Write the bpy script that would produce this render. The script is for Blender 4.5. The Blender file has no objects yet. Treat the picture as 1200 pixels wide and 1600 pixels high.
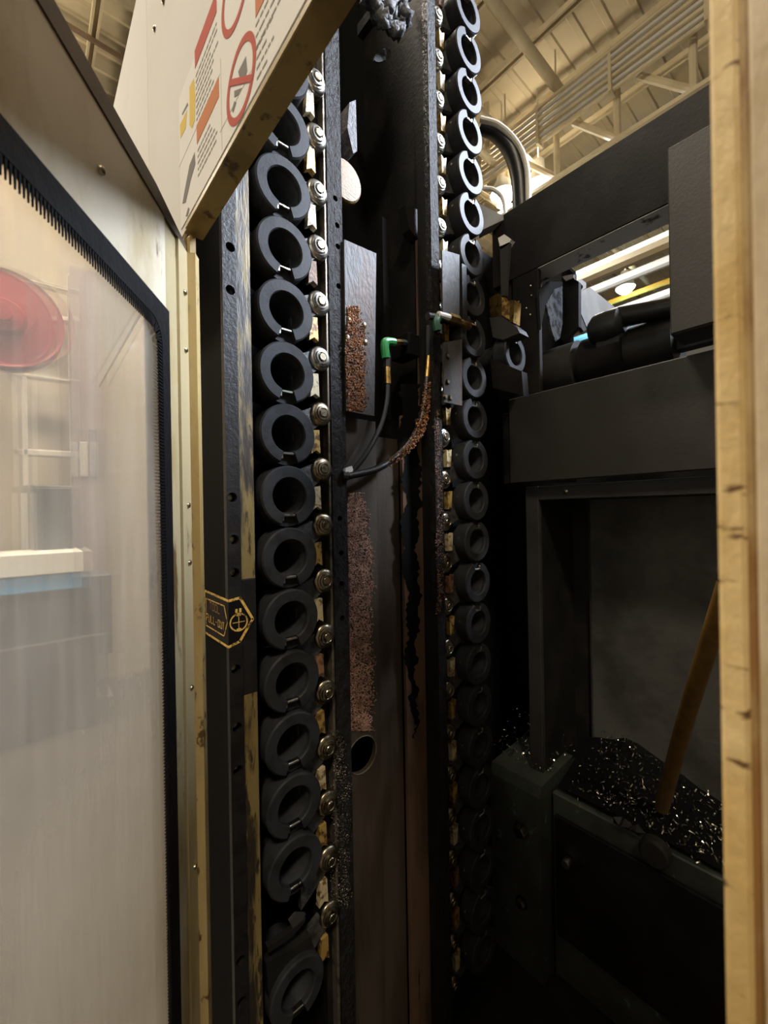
import bpy, math, random
from mathutils import Vector, Matrix
random.seed(7)
SC = bpy.context.scene
COL = SC.collection
PI = math.pi
H = 1.5                                   # eye height above the shop floor

# ------------------------------------------------------------------ camera
F_PX = 650.0
TH = math.radians(40.8)
ROLL = math.radians(1.0)
FWD = Vector((math.sin(TH), math.cos(TH), 0))
RGT = Vector((math.cos(TH), -math.sin(TH), 0))
UP = Vector((0, 0, 1))
cam_right = RGT * math.cos(ROLL) - UP * math.sin(ROLL)
cam_up = UP * math.cos(ROLL) + RGT * math.sin(ROLL)
cd = bpy.data.cameras.new('camera')
cam = bpy.data.objects.new('camera', cd)
COL.objects.link(cam)
m = Matrix.Identity(4)
for i in range(3):
    m[i][0] = cam_right[i]; m[i][1] = cam_up[i]; m[i][2] = -FWD[i]
m[2][3] = H
cam.matrix_world = m
cd.sensor_fit = 'AUTO'; cd.sensor_width = 36.0
cd.lens = 36.0 * F_PX / 1600.0
cd.clip_start = 0.01; cd.clip_end = 100
cd.dof.use_dof = True; cd.dof.focus_distance = 0.95; cd.dof.aperture_fstop = 7.0
SC.camera = cam

# ------------------------------------------------------------------ world, light, exposure
SC.view_settings.view_transform = 'Standard'
SC.view_settings.look = 'None'
SC.view_settings.gamma = 1.0
SC.view_settings.exposure = 0.0
SC.view_settings.use_curve_mapping = False
wd = bpy.data.worlds.new('shop_air'); SC.world = wd; wd.use_nodes = True
wd.node_tree.nodes['Background'].inputs[0].default_value = (1.0, 0.86, 0.66, 1)
wd.node_tree.nodes['Background'].inputs[1].default_value = 0.105
# high bay lamps (x, y, watts, colour): three in view, the rest unseen, placed for their light
LAMPS = [
    (6.62, 4.22, 500, (0.86, 0.92, 1.0)), (6.92, 3.70, 500, (0.86, 0.92, 1.0)), (11.86, 4.01, 500, (1.0, 0.95, 0.85)),
    (6.10, -3.20, 8000, (0.78, 0.86, 1.0)), (4.9, -3.4, 6000, (0.78, 0.86, 1.0)),
    (-2.2, -3.2, 300, (1.0, 0.86, 0.66)), (-2.2, 2.6, 290, (1.0, 0.88, 0.70)), (0.4, 1.9, 420, (1.0, 0.88, 0.72)), (-1.0, 7.0, 120, (1.0, 0.88, 0.72)),  # last two unseen, added to light the far shop and the ceiling
]

# ------------------------------------------------------------------ projecting helpers (real planes of the machine)
def ray(px, py):
    a = (px - 600) / F_PX; b = (800 - py) / F_PX
    return FWD + cam_right * a + cam_up * b
def onx(px, py, c):
    d = ray(px, py); k = c / d.x
    return Vector((c, d.y * k, d.z * k + H))
def ony(px, py, c):
    d = ray(px, py); k = c / d.y
    return Vector((d.x * k, c, d.z * k + H))
def onz(px, py, c):
    d = ray(px, py); k = c / d.z
    return Vector((d.x * k, d.y * k, c + H))
def atd(px, py, k):
    d = ray(px, py)
    return Vector((d.x * k, d.y * k, d.z * k + H))

# ------------------------------------------------------------------ materials
MATS = {}
def mat(name, base, rough=0.5, metal=0.0, col2=None, scale=12.0, lo=0.45, hi=0.6, bump=0.0, bscale=60.0,
        stretch=(1, 1, 1), col3=None, scale3=5.0, lo3=0.55, hi3=0.62, stretch3=(1, 1, 1), rough2=None, detail=6.0, spec=0.5, bdist=0.004, coat=0.0):
    mt = bpy.data.materials.new(name); mt.use_nodes = True
    nt = mt.node_tree; N = nt.nodes; L = nt.links
    bs = N['Principled BSDF']
    bs.inputs['Base Color'].default_value = (*base, 1)
    bs.inputs['Roughness'].default_value = rough
    bs.inputs['Metallic'].default_value = metal
    bs.inputs['Specular IOR Level'].default_value = spec
    if coat: bs.inputs['Coat Weight'].default_value = coat; bs.inputs['Coat Roughness'].default_value = 0.15
    tc = N.new('ShaderNodeTexCoord'); oi = N.new('ShaderNodeObjectInfo')
    mul = N.new('ShaderNodeMath'); mul.operation = 'MULTIPLY'; mul.inputs[1].default_value = 17.3
    L.new(oi.outputs['Random'], mul.inputs[0])
    add = N.new('ShaderNodeVectorMath'); add.operation = 'ADD'
    L.new(tc.outputs['Object'], add.inputs[0]); L.new(mul.outputs[0], add.inputs[1])
    def noise(sc, st, det):
        mp = N.new('ShaderNodeMapping'); mp.inputs['Scale'].default_value = st
        L.new(add.outputs[0], mp.inputs[0])
        n = N.new('ShaderNodeTexNoise'); n.inputs['Scale'].default_value = sc; n.inputs['Detail'].default_value = det
        n.inputs['Roughness'].default_value = 0.62
        L.new(mp.outputs[0], n.inputs['Vector'])
        return n
    colour = None
    if col2 is not None:
        n = noise(scale, stretch, detail)
        mr = N.new('ShaderNodeMapRange'); mr.interpolation_type = 'SMOOTHSTEP'
        mr.inputs['From Min'].default_value = lo; mr.inputs['From Max'].default_value = hi
        L.new(n.outputs['Fac'], mr.inputs['Value'])
        mx = N.new('ShaderNodeMix'); mx.data_type = 'RGBA'
        mx.inputs['A'].default_value = (*base, 1); mx.inputs['B'].default_value = (*col2, 1)
        L.new(mr.outputs[0], mx.inputs['Factor']); colour = mx.outputs['Result']
        if rough2 is not None:
            m2 = N.new('ShaderNodeMix'); m2.data_type = 'FLOAT'
            m2.inputs['A'].default_value = rough; m2.inputs['B'].default_value = rough2
            L.new(mr.outputs[0], m2.inputs['Factor']); L.new(m2.outputs['Result'], bs.inputs['Roughness'])
        if col3 is not None:
            n3 = noise(scale3, stretch3, 8)
            mr3 = N.new('ShaderNodeMapRange'); mr3.interpolation_type = 'SMOOTHSTEP'
            mr3.inputs['From Min'].default_value = lo3; mr3.inputs['From Max'].default_value = hi3
            L.new(n3.outputs['Fac'], mr3.inputs['Value'])
            mx3 = N.new('ShaderNodeMix'); mx3.data_type = 'RGBA'
            L.new(colour, mx3.inputs['A']); mx3.inputs['B'].default_value = (*col3, 1)
            L.new(mr3.outputs[0], mx3.inputs['Factor']); colour = mx3.outputs['Result']
        L.new(colour, bs.inputs['Base Color'])
    if bump:
        nb = noise(bscale, stretch, 4)
        bp = N.new('ShaderNodeBump'); bp.inputs['Strength'].default_value = bump; bp.inputs['Distance'].default_value = bdist
        L.new(nb.outputs['Fac'], bp.inputs['Height']); L.new(bp.outputs[0], bs.inputs['Normal'])
    MATS[name] = mt
    return mt
M = MATS
mat('oily_black', (0.010, 0.0095, 0.009), 0.42, 0.0, (0.022, 0.019, 0.016), 9, 0.45, 0.7, 0.25, 90, spec=.3)
mat('black_matte', (0.004, 0.004, 0.004), 0.8, spec=.1)
mat('machine_dark', (0.011, 0.010, 0.010), 0.48, 0.0, (0.020, 0.018, 0.016), 6, 0.4, 0.7, 0.12, 120, spec=.06)
mat('cover_brown', (0.030, 0.027, 0.024), 0.5, 0.0, (0.024, 0.021, 0.019), 6, 0.4, 0.7, 0.12, 120, spec=.25)
mat('machine_grey', (0.040, 0.038, 0.037), 0.5, 0.0, (0.026, 0.024, 0.022), 5, 0.4, 0.7, 0.08, 90, spec=.12)
mat('back_wall_oily', (0.090, 0.090, 0.084), 0.36, 0.0, (0.045, 0.043, 0.040), 4, 0.4, 0.65, 0.35, 9, bdist=0.01)
mat('pot_black', (0.030, 0.031, 0.034), 0.50, 0.05, (0.020, 0.020, 0.021), 30, 0.45, 0.65, 0.10, 220, spec=.10)
mat('link_cast', (0.070, 0.068, 0.068), 0.5, 0.2, (0.03, 0.028, 0.026), 60, 0.4, 0.6, 0.6, 170)
mat('steel_bright', (0.55, 0.54, 0.50), 0.28, 1.0, (0.20, 0.17, 0.12), 80, 0.5, 0.65, 0.05, 200)
mat('steel_oiled', (0.42, 0.37, 0.27), 0.30, 1.0, (0.14, 0.10, 0.05), 60, 0.45, 0.65, 0.05, 200)
mat('block_cream', (0.50, 0.42, 0.25), 0.5, 0.0, (0.14, 0.08, 0.03), 70, 0.48, 0.6, 0.3, 160)
mat('block_gold', (0.42, 0.27, 0.07), 0.45, 0.3, (0.10, 0.05, 0.015), 60, 0.45, 0.6, 0.3, 160)
mat('block_rust', (0.22, 0.11, 0.05), 0.6, 0.0, (0.06, 0.03, 0.015), 60, 0.45, 0.6, 0.4, 160)
mat('rail_grimy', (0.022, 0.0215, 0.0215), 0.42, 0.1, (0.014, 0.012, 0.011), 55, 0.42, 0.62, 0.9, 130, (1, 1, .6), bdist=0.006, spec=.08)
mat('rail_edge', (0.20, 0.17, 0.13), 0.4, 0.6, (0.06, 0.05, 0.04), 30, 0.45, 0.65)
mat('panel_rust', (0.125, 0.075, 0.048), 0.6, 0.0, (0.065, 0.040, 0.026), 14, 0.4, 0.62, 0.35, 110, (1, 1, .25), (0.004, 0.004, 0.004), 7, 0.56, 0.60, (1.6, 1, .22), spec=.25)
mat('panel_grey', (0.062, 0.048, 0.036), 0.5, 0.0, (0.036, 0.026, 0.018), 10, 0.4, 0.65, 0.3, 90, (1, 1, .2), spec=.3)
mat('tar_black', (0.003, 0.003, 0.003), 0.7, 0.0, bump=0.4, bscale=60, spec=.08)
mat('chip_rust', (0.42, 0.25, 0.18), 0.5, 0.0, (0.22, 0.115, 0.075), 40, 0.4, 0.65, 0.8, 260)
mat('chip_orange', (0.36, 0.15, 0.05), 0.5, 0.0, (0.16, 0.065, 0.025), 40, 0.4, 0.65, 0.8, 260)
mat('plate_grey', (0.050, 0.048, 0.048), 0.55, 0.0, (0.028, 0.023, 0.020), 24, 0.42, 0.65, 0.6, 120, (1, 1, .4), (0.05, 0.024, 0.013), 9, 0.50, 0.58, (1, 1, .3), spec=.3)
mat('worn_cream', (0.20, 0.145, 0.05), 0.5, 0.0, (0.020, 0.015, 0.010), 22, 0.44, 0.56, 0.5, 90, (1, 1, .16), (0.03, 0.02, 0.01), 60, 0.52, 0.6, (1, 1, .25))
mat('post_black', (0.014, 0.013, 0.012), 0.42, 0.0, (0.008, 0.007, 0.007), 30, 0.4, 0.6, 0.25, 120, spec=.35)
mat('white_paint', (0.72, 0.71, 0.68), 0.75, 0.0, (0.67, 0.65, 0.60), 3, 0.45, 0.7, 0.02, 80, spec=.15)
mat('beige_mid', (0.40, 0.33, 0.19), 0.45, 0.0, (0.30, 0.22, 0.09), 7, 0.45, 0.62, 0.05, 60, (1, 1, .4), (0.12, 0.07, 0.025), 20, 0.58, 0.66, (1, 1, .3))
mat('beige_paint', (0.58, 0.52, 0.40), 0.42, 0.0, (0.42, 0.34, 0.20), 6, 0.45, 0.62, 0.05, 60, (1, 1, .5), (0.10, 0.055, 0.02), 16, 0.60, 0.68, (1, 1, .35))
mat('beige_dark', (0.30, 0.21, 0.075), 0.45, 0.0, (0.20, 0.13, 0.04), 7, 0.45, 0.62, 0.05, 60, (1, 1, .4), (0.07, 0.035, 0.012), 24, 0.58, 0.66, (1, 1, .3))
mat('beige_yellow', (0.42, 0.32, 0.14), 0.42, 0.0, (0.32, 0.22, 0.08), 9, 0.45, 0.62, 0.05, 60, (1, 1, .25), (0.08, 0.045, 0.015), 40, 0.60, 0.66, (1, 1, .6))
mat('tan_post', (0.80, 0.61, 0.31), 0.5, 0.0, (0.64, 0.44, 0.17), 14, 0.42, 0.62, 0.35, 90, (1, 1, .5), (0.16, 0.08, 0.03), 55, 0.60, 0.66, (1, .45, 2.2))
mat('tan_post_pale', (0.70, 0.58, 0.41), 0.5, 0.0, (0.44, 0.32, 0.16), 12, 0.42, 0.62, 0.2, 90, (1, 1, .4))
mat('post_stain', (0.28, 0.14, 0.04), 0.55, 0.0, (0.50, 0.36, 0.16), 24, 0.45, 0.62, 0.25, 90, (1, 1, .35))
mat('cap_shade_brown', (0.045, 0.028, 0.012), 0.5, 0.0, (0.07, 0.045, 0.02), 8)
mat('gasket_black', (0.005, 0.005, 0.006), 0.5, 0.0, bump=0.3, bscale=50, spec=.2)
mat('print_red', (0.52, 0.10, 0.07), 0.8, spec=.1)
mat('print_orange', (0.60, 0.22, 0.09), 0.8, spec=.1)
mat('print_yellow', (0.75, 0.55, 0.12), 0.8, spec=.1)
mat('print_grey', (0.22, 0.21, 0.20), 0.8, spec=.1)
mat('print_line', (0.30, 0.28, 0.25), 0.8, spec=.1)
mat('print_faint', (0.60, 0.55, 0.47), 0.8, spec=.1)
mat('label_white', (0.80, 0.79, 0.76), 0.75, spec=.15)
mat('sticker_black', (0.006, 0.005, 0.005), 0.5, bump=0.1, bscale=80, spec=.15)
mat('sticker_gold', (0.70, 0.44, 0.10), 0.45, 0.0, (0.10, 0.055, 0.015), 120, 0.52, 0.60)
mat('sticker_red', (0.30, 0.14, 0.04), 0.45)
mat('rubber', (0.012, 0.012, 0.012), 0.40, bump=0.15, bscale=120)
mat('green_plastic', (0.02, 0.22, 0.06), 0.35)
mat('green_dark', (0.015, 0.07, 0.03), 0.35)
mat('brass', (0.60, 0.38, 0.12), 0.32, 1.0, (0.25, 0.14, 0.04), 60, 0.45, 0.65)
mat('white_plastic', (0.75, 0.73, 0.70), 0.4)
mat('roof_paint', (0.50, 0.42, 0.28), 0.7, 0.0, (0.42, 0.34, 0.21), 0.8, 0.4, 0.65)
mat('beam_paint', (0.66, 0.56, 0.37), 0.6, 0.0, (0.55, 0.45, 0.28), 1.5, 0.4, 0.65)
mat('bar_brown', (0.22, 0.15, 0.10), 0.6)
mat('pipe_grey', (0.58, 0.55, 0.48), 0.5)
mat('conduit_cream', (0.66, 0.62, 0.52), 0.45, bump=0.5, bscale=140)
mat('yellow_paint', (0.75, 0.50, 0.07), 0.5)
mat('blue_paint', (0.10, 0.33, 0.55), 0.5)
mat('red_paint', (0.36, 0.015, 0.018), 0.5)
mat('cream_wall', (0.44, 0.38, 0.28), 0.7)
mat('shelf_white', (0.80, 0.76, 0.66), 0.6)
mat('column_mauve', (0.33, 0.26, 0.25), 0.6)
mat('screen_dark', (0.10, 0.11, 0.12), 0.4)
mat('bench_dark', (0.10, 0.095, 0.10), 0.6)
mat('concrete', (0.065, 0.056, 0.046), 0.8, 0.0, (0.05, 0.044, 0.036), 2, 0.4, 0.6)
mat('light_grey', (0.30, 0.295, 0.285), 0.45, 0.0, (0.25, 0.245, 0.235), 12, 0.4, 0.65, spec=.05)
mat('guard_matte', (0.02, 0.02, 0.02), 0.9, spec=0.0)
mat('silver_scale', (0.07, 0.07, 0.075), 0.85, 0.0, (0.02, 0.02, 0.02), 40, 0.42, 0.6, 0.9, 150, spec=.02)
mat('underside_lit_grey', (0.50, 0.49, 0.49), 0.5, 0.0, (0.05, 0.045, 0.04), 14, 0.56, 0.64)
mat('bed_green', (0.055, 0.064, 0.055), 0.45, 0.0, (0.035, 0.040, 0.033), 8, 0.4, 0.6, 0.15, 80, col3=(0.12, 0.19, 0.17), scale3=26, lo3=0.62, hi3=0.68)
mat('chip_steel', (0.60, 0.57, 0.50), 0.22, 1.0)
mat('tan_hose', (0.16, 0.09, 0.02), 0.4, 0.0, (0.12, 0.06, 0.014), 30, 0.4, 0.65)
mat('clump_grey', (0.12, 0.12, 0.13), 0.6, 0.0, (0.05, 0.048, 0.05), 40, 0.4, 0.6, 0.8, 120)
mat('tan_disc', (0.20, 0.135, 0.05), 0.5, 0.0, (0.20, 0.11, 0.04), 25, 0.42, 0.62, 0.5, 90, (1, 1, 3))
# the door pane: smeared, hazy polycarbonate
def pane_mat():
    mt = bpy.data.materials.new('hazy_pane'); mt.use_nodes = True
    nt = mt.node_tree; N = nt.nodes; L = nt.links
    for n in list(N): N.remove(n)
    out = N.new('ShaderNodeOutputMaterial')
    tr = N.new('ShaderNodeBsdfTransparent'); tr.inputs[0].default_value = (0.95, 0.93, 0.90, 1)
    df = N.new('ShaderNodeBsdfDiffuse'); df.inputs[0].default_value = (0.72, 0.68, 0.60, 1)
    tl = N.new('ShaderNodeBsdfTranslucent'); tl.inputs[0].default_value = (0.74, 0.70, 0.62, 1)
    hz = N.new('ShaderNodeMixShader'); hz.inputs[0].default_value = 0.5
    L.new(df.outputs[0], hz.inputs[1]); L.new(tl.outputs[0], hz.inputs[2])
    tc = N.new('ShaderNodeTexCoord')
    mp = N.new('ShaderNodeMapping'); mp.inputs['Scale'].default_value = (1, 1, 0.10)
    L.new(tc.outputs['Object'], mp.inputs[0])
    n1 = N.new('ShaderNodeTexNoise'); n1.inputs['Scale'].default_value = 55; n1.inputs['Detail'].default_value = 6
    L.new(mp.outputs[0], n1.inputs['Vector'])
    n2 = N.new('ShaderNodeTexNoise'); n2.inputs['Scale'].default_value = 4.5; n2.inputs['Detail'].default_value = 3
    L.new(tc.outputs['Object'], n2.inputs['Vector'])
    a = N.new('ShaderNodeMapRange'); a.inputs['From Min'].default_value = 0.40; a.inputs['From Max'].default_value = 0.75
    a.inputs['To Min'].default_value = 0.0; a.inputs['To Max'].default_value = 0.14
    L.new(n1.outputs['Fac'], a.inputs['Value'])
    b = N.new('ShaderNodeMapRange'); b.inputs['From Min'].default_value = 0.3; b.inputs['From Max'].default_value = 0.7
    b.inputs['To Min'].default_value = 0.08; b.inputs['To Max'].default_value = 0.22
    L.new(n2.outputs['Fac'], b.inputs['Value'])
    s = N.new('ShaderNodeMath'); s.operation = 'ADD'; s.use_clamp = True
    sp = N.new('ShaderNodeSeparateXYZ'); L.new(tc.outputs['Object'], sp.inputs[0])
    g = N.new('ShaderNodeMapRange'); g.interpolation_type = 'SMOOTHSTEP'; g.inputs['From Min'].default_value = 1.50; g.inputs['From Max'].default_value = 1.10
    g.inputs['To Min'].default_value = 0.0; g.inputs['To Max'].default_value = 0.20
    L.new(sp.outputs['Z'], g.inputs['Value'])
    s0 = N.new('ShaderNodeMath'); s0.operation = 'ADD'
    L.new(a.outputs[0], s0.inputs[0]); L.new(g.outputs[0], s0.inputs[1])
    L.new(s0.outputs[0], s.inputs[0]); L.new(b.outputs[0], s.inputs[1])
    mx = N.new('ShaderNodeMixShader'); L.new(s.outputs[0], mx.inputs[0])
    rf = N.new('ShaderNodeBsdfRefraction'); rf.inputs['Color'].default_value = (0.95, 0.93, 0.90, 1); rf.inputs['Roughness'].default_value = 0.10; rf.inputs['IOR'].default_value = 1.01
    tx = N.new('ShaderNodeMixShader'); tx.inputs[0].default_value = 0.30
    L.new(tr.outputs[0], tx.inputs[1]); L.new(rf.outputs[0], tx.inputs[2])
    L.new(tx.outputs[0], mx.inputs[1]); L.new(hz.outputs[0], mx.inputs[2])
    gl = N.new('ShaderNodeBsdfGlossy'); gl.inputs['Roughness'].default_value = 0.08
    m3 = N.new('ShaderNodeMixShader'); m3.inputs[0].default_value = 0.05
    L.new(mx.outputs[0], m3.inputs[1]); L.new(gl.outputs[0], m3.inputs[2])
    L.new(m3.outputs[0], out.inputs[0])
    M['hazy_pane'] = mt
pane_mat()
def lamp_mat():
    mt = bpy.data.materials.new('lamp_lens'); mt.use_nodes = True
    bs = mt.node_tree.nodes['Principled BSDF']
    bs.inputs['Base Color'].default_value = (0.9, 0.9, 0.9, 1)
    bs.inputs['Emission Color'].default_value = (1.0, 0.97, 0.92, 1)
    bs.inputs['Emission Strength'].default_value = 25.0
    M['lamp_lens'] = mt
lamp_mat()

# ------------------------------------------------------------------ mesh helpers
class MB:
    def __init__(self): self.v = []; self.f = []; self.sm = []
    def add(self, vs, fs, smooth=False):
        o = len(self.v); self.v += [Vector(p) for p in vs]
        for f in fs: self.f.append([o + i for i in f]); self.sm.append(smooth)
        return self
    def box(self, x0, x1, y0, y1, z0, z1, bev=0.0):
        if x0 > x1: x0, x1 = x1, x0
        if y0 > y1: y0, y1 = y1, y0
        if z0 > z1: z0, z1 = z1, z0
        b = min(bev, (x1 - x0) * .45, (y1 - y0) * .45, (z1 - z0) * .45)
        if b <= 0:
            vs = [(x0, y0, z0), (x1, y0, z0), (x1, y1, z0), (x0, y1, z0), (x0, y0, z1), (x1, y0, z1), (x1, y1, z1), (x0, y1, z1)]
            return self.add(vs, [(3, 2, 1, 0), (4, 5, 6, 7), (0, 1, 5, 4), (1, 2, 6, 5), (2, 3, 7, 6), (3, 0, 4, 7)])
        # chamfered box: 24 vertices
        vs = []; idx = {}
        X = (x0, x1); Y = (y0, y1); Zz = (z0, z1); s = (1, -1)
        for i in (0, 1):
            for j in (0, 1):
                for k in (0, 1):
                    for ax in range(3):
                        p = [X[i] + (s[i] * b if ax != 0 else 0), Y[j] + (s[j] * b if ax != 1 else 0), Zz[k] + (s[k] * b if ax != 2 else 0)]
                        idx[(i, j, k, ax)] = len(vs); vs.append(p)
        g = lambda i, j, k, a: idx[(i, j, k, a)]
        fs = [(g(0,0,0,0), g(0,0,1,0), g(0,1,1,0), g(0,1,0,0)), (g(1,0,0,0), g(1,1,0,0), g(1,1,1,0), g(1,0,1,0)),
              (g(0,0,0,1), g(1,0,0,1), g(1,0,1,1), g(0,0,1,1)), (g(0,1,0,1), g(0,1,1,1), g(1,1,1,1), g(1,1,0,1)),
              (g(0,0,0,2), g(0,1,0,2), g(1,1,0,2), g(1,0,0,2)), (g(0,0,1,2), g(1,0,1,2), g(1,1,1,2), g(0,1,1,2))]
        for i in (0, 1):
            for j in (0, 1):
                fs.append((g(i,j,0,0), g(i,j,1,0), g(i,j,1,1), g(i,j,0,1)))
                fs.append((g(i,0,j,0), g(i,1,j,0), g(i,1,j,2), g(i,0,j,2)))
                fs.append((g(0,i,j,1), g(1,i,j,1), g(1,i,j,2), g(0,i,j,2)))
                for k in (0, 1): fs.append((g(i,j,k,0), g(i,j,k,1), g(i,j,k,2)))
        return self.add(vs, fs)
    def prism(self, pts, d):
        """polygon (3-D points in one plane) extruded by the vector d"""
        n = len(pts); d = Vector(d); a = [Vector(p) for p in pts]; b = [p + d for p in a]
        fs = [tuple(range(n)), tuple(range(2 * n - 1, n - 1, -1))]
        for i in range(n): fs.append((i, n + i, n + (i + 1) % n, (i + 1) % n))
        return self.add(a + b, fs)
    def tube(self, pts, r, n=10, caps=True, smooth=True):
        pts = [Vector(p) for p in pts]; k = len(pts)
        rad = r if isinstance(r, (list, tuple)) else [r] * k
        vs = []; fs = []
        t0 = (pts[1] - pts[0]).normalized()
        ref = Vector((0, 0, 1)) if abs(t0.z) < .9 else Vector((1, 0, 0))
        u = t0.cross(ref).normalized()
        for i, p in enumerate(pts):
            t = (pts[min(i + 1, k - 1)] - pts[max(i - 1, 0)]).normalized()
            u = (u - t * u.dot(t)).normalized(); w = t.cross(u)
            for j in range(n):
                a = 2 * PI * j / n
                vs.append(p + (u * math.cos(a) + w * math.sin(a)) * rad[i])
        for i in range(k - 1):
            for j in range(n):
                j2 = (j + 1) % n
                fs.append((i * n + j, i * n + j2, (i + 1) * n + j2, (i + 1) * n + j))
        self.add(vs, fs, smooth)
        if caps:
            self.add(vs[:n], [tuple(range(n - 1, -1, -1))]); self.add(vs[-n:], [tuple(range(n))])
        return self
    def lathe(self, prof, c=(0, 0, 0), axis='y', n=28, smooth=True):
        """profile [(r, h)] spun about the axis through c"""
        c = Vector(c); vs = []; fs = []; k = len(prof)
        for (r, h) in prof:
            for j in range(n):
                a = 2 * PI * j / n; q = (r * math.cos(a), r * math.sin(a))
                p = {'y': (q[0], h, q[1]), 'x': (h, q[0], q[1]), 'z': (q[0], q[1], h)}[axis]
                vs.append(c + Vector(p))
        for i in range(k - 1):
            for j in range(n):
                j2 = (j + 1) % n
                fs.append((i * n + j, i * n + j2, (i + 1) * n + j2, (i + 1) * n + j))
        return self.add(vs, fs, smooth)
    def build(self, name, material, parent=None, loc=None, sharp=35):
        me = bpy.data.meshes.new(name)
        off = Vector((0, 0, 0))
        if parent is not None and loc is None: off = WORLD.get(parent.name, Vector((0, 0, 0)))
        me.from_pydata([p - off for p in self.v], [], self.f)
        me.materials.append(M[material] if isinstance(material, str) else material)
        me.polygons.foreach_set('use_smooth', self.sm)
        me.update()
        o = bpy.data.objects.new(name, me); COL.objects.link(o)
        if parent is not None:
            o.parent = parent; WORLD[o.name] = off
            if loc is not None: o.location = loc
        elif loc is not None:
            o.location = loc; WORLD[o.name] = Vector(loc)
        else: WORLD[o.name] = off
        if any(self.sm):
            try: me.set_sharp_from_angle(angle=math.radians(sharp))
            except Exception: pass
        return o
WORLD = {}
def thing(name, label, cat, loc=(0, 0, 0), group=None, kind=None):
    o = bpy.data.objects.new(name, None); COL.objects.link(o)
    o.location = loc; o.empty_display_size = 0.05; WORLD[o.name] = Vector(loc)
    return tag(o, label, cat, group, kind)
def tag(o, label=None, cat=None, group=None, kind=None):
    if label: o['label'] = label
    if cat: o['category'] = cat
    if group: o['group'] = group
    if kind: o['kind'] = kind
    return o
def struct(o): o['kind'] = 'structure'; return o
def inst(src, parent, loc, rot=None, name=None):
    c = bpy.data.objects.new(name or src.name.split('.')[0], src.data if hasattr(src, 'data') else src)
    COL.objects.link(c); c.parent = parent
    c.location = Vector(loc) - (WORLD.get(parent.name, Vector((0, 0, 0))) if parent else Vector((0, 0, 0)))
    if rot: c.rotation_euler = rot
    return c
def mesh_of(mb, name, material):
    me = bpy.data.meshes.new(name); me.from_pydata(mb.v, [], mb.f)
    me.materials.append(M[material]); me.polygons.foreach_set('use_smooth', mb.sm); me.update()
    try: me.set_sharp_from_angle(angle=math.radians(35))
    except Exception: pass
    return me
def plate_holes_y(mb, x0, x1, z0, z1, y0, y1, holes, n=16):
    """plate in an x-z plane, front at y0, back at y1, with round holes [(x, z, r)] sorted by z, not overlapping in z"""
    holes = sorted(holes, key=lambda h: h[1]); z = z0
    for (hx, hz, hr) in holes:
        q = hr * 1.35
        if hz - q > z: mb.box(x0, x1, y0, y1, z, hz - q)
        a, b = hz - q, hz + q
        outer = []; inner = []
        for j in range(n):
            t = 2 * PI * j / n; c, s = math.cos(t), math.sin(t)
            inner.append((hx + hr * c, hz + hr * s))
            kx = ((x1 - hx) if c > 0 else (hx - x0)) / max(abs(c), 1e-6); kz = q / max(abs(s), 1e-6); k = min(kx, kz)
            outer.append((hx + k * c, hz + k * s))
        for yy, fl in ((y0, 0), (y1, 1)):
            vs = [(p[0], yy, p[1]) for p in outer] + [(p[0], yy, p[1]) for p in inner]
            mb.add(vs, [((j, (j + 1) % n, n + (j + 1) % n, n + j) if not fl else (n + j, n + (j + 1) % n, (j + 1) % n, j)) for j in range(n)])
        # corners that the polar walk cuts off
        for cx, cz in ((x0, a), (x1, a), (x1, b), (x0, b)):
            best = sorted(range(n), key=lambda j: (outer[j][0] - cx) ** 2 + (outer[j][1] - cz) ** 2)
            j = [j for j in range(n) if ((outer[j][0] - hx) * (cx - hx) >= 0)]
            near = None
            for jj in range(n):
                p, p2 = outer[jj], outer[(jj + 1) % n]
                onv = lambda p_: abs(p_[0] - cx) < 1e-6
                onh = lambda p_: abs(p_[1] - cz) < 1e-6
                if (onv(p) and onh(p2)) or (onh(p) and onv(p2)): near = (p, p2)
            if near:
                for yy in (y0, y1): mb.add([(near[0][0], yy, near[0][1]), (cx, yy, cz), (near[1][0], yy, near[1][1])], [(0, 1, 2)])
        mb.add([(p[0], y0, p[1]) for p in inner] + [(p[0], y1, p[1]) for p in inner], [(j, (j + 1) % n, n + (j + 1) % n, n + j) for j in range(n)], True)
        for xx in (x0, x1): mb.add([(xx, y0, a), (xx, y1, a), (xx, y1, b), (xx, y0, b)], [(0, 1, 2, 3)])
        z = b
    if z1 > z: mb.box(x0, x1, y0, y1, z, z1)
    return mb
def lumps(mb, pts, r0, r1, seed=0, smooth=False):
    """little irregular octahedral lumps"""
    rg = random.Random(seed)
    for p in pts:
        r = rg.uniform(r0, r1); p = Vector(p)
        q = [Vector((rg.uniform(.6, 1.2), 0, 0)), Vector((-rg.uniform(.6, 1.2), 0, 0)), Vector((0, rg.uniform(.5, 1), 0)), Vector((0, -rg.uniform(.5, 1), 0)), Vector((0, 0, rg.uniform(.4, 1))), Vector((0, 0, -rg.uniform(.4, 1)))]
        e = Matrix.Rotation(rg.uniform(0, 6.3), 3, Vector((rg.uniform(-1, 1), rg.uniform(-1, 1), rg.uniform(-1, 1))).normalized())
        mb.add([p + (e @ k) * r for k in q], [(0, 2, 4), (2, 1, 4), (1, 3, 4), (3, 0, 4), (2, 0, 5), (1, 2, 5), (3, 1, 5), (0, 3, 5)], smooth)
    return mb
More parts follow.
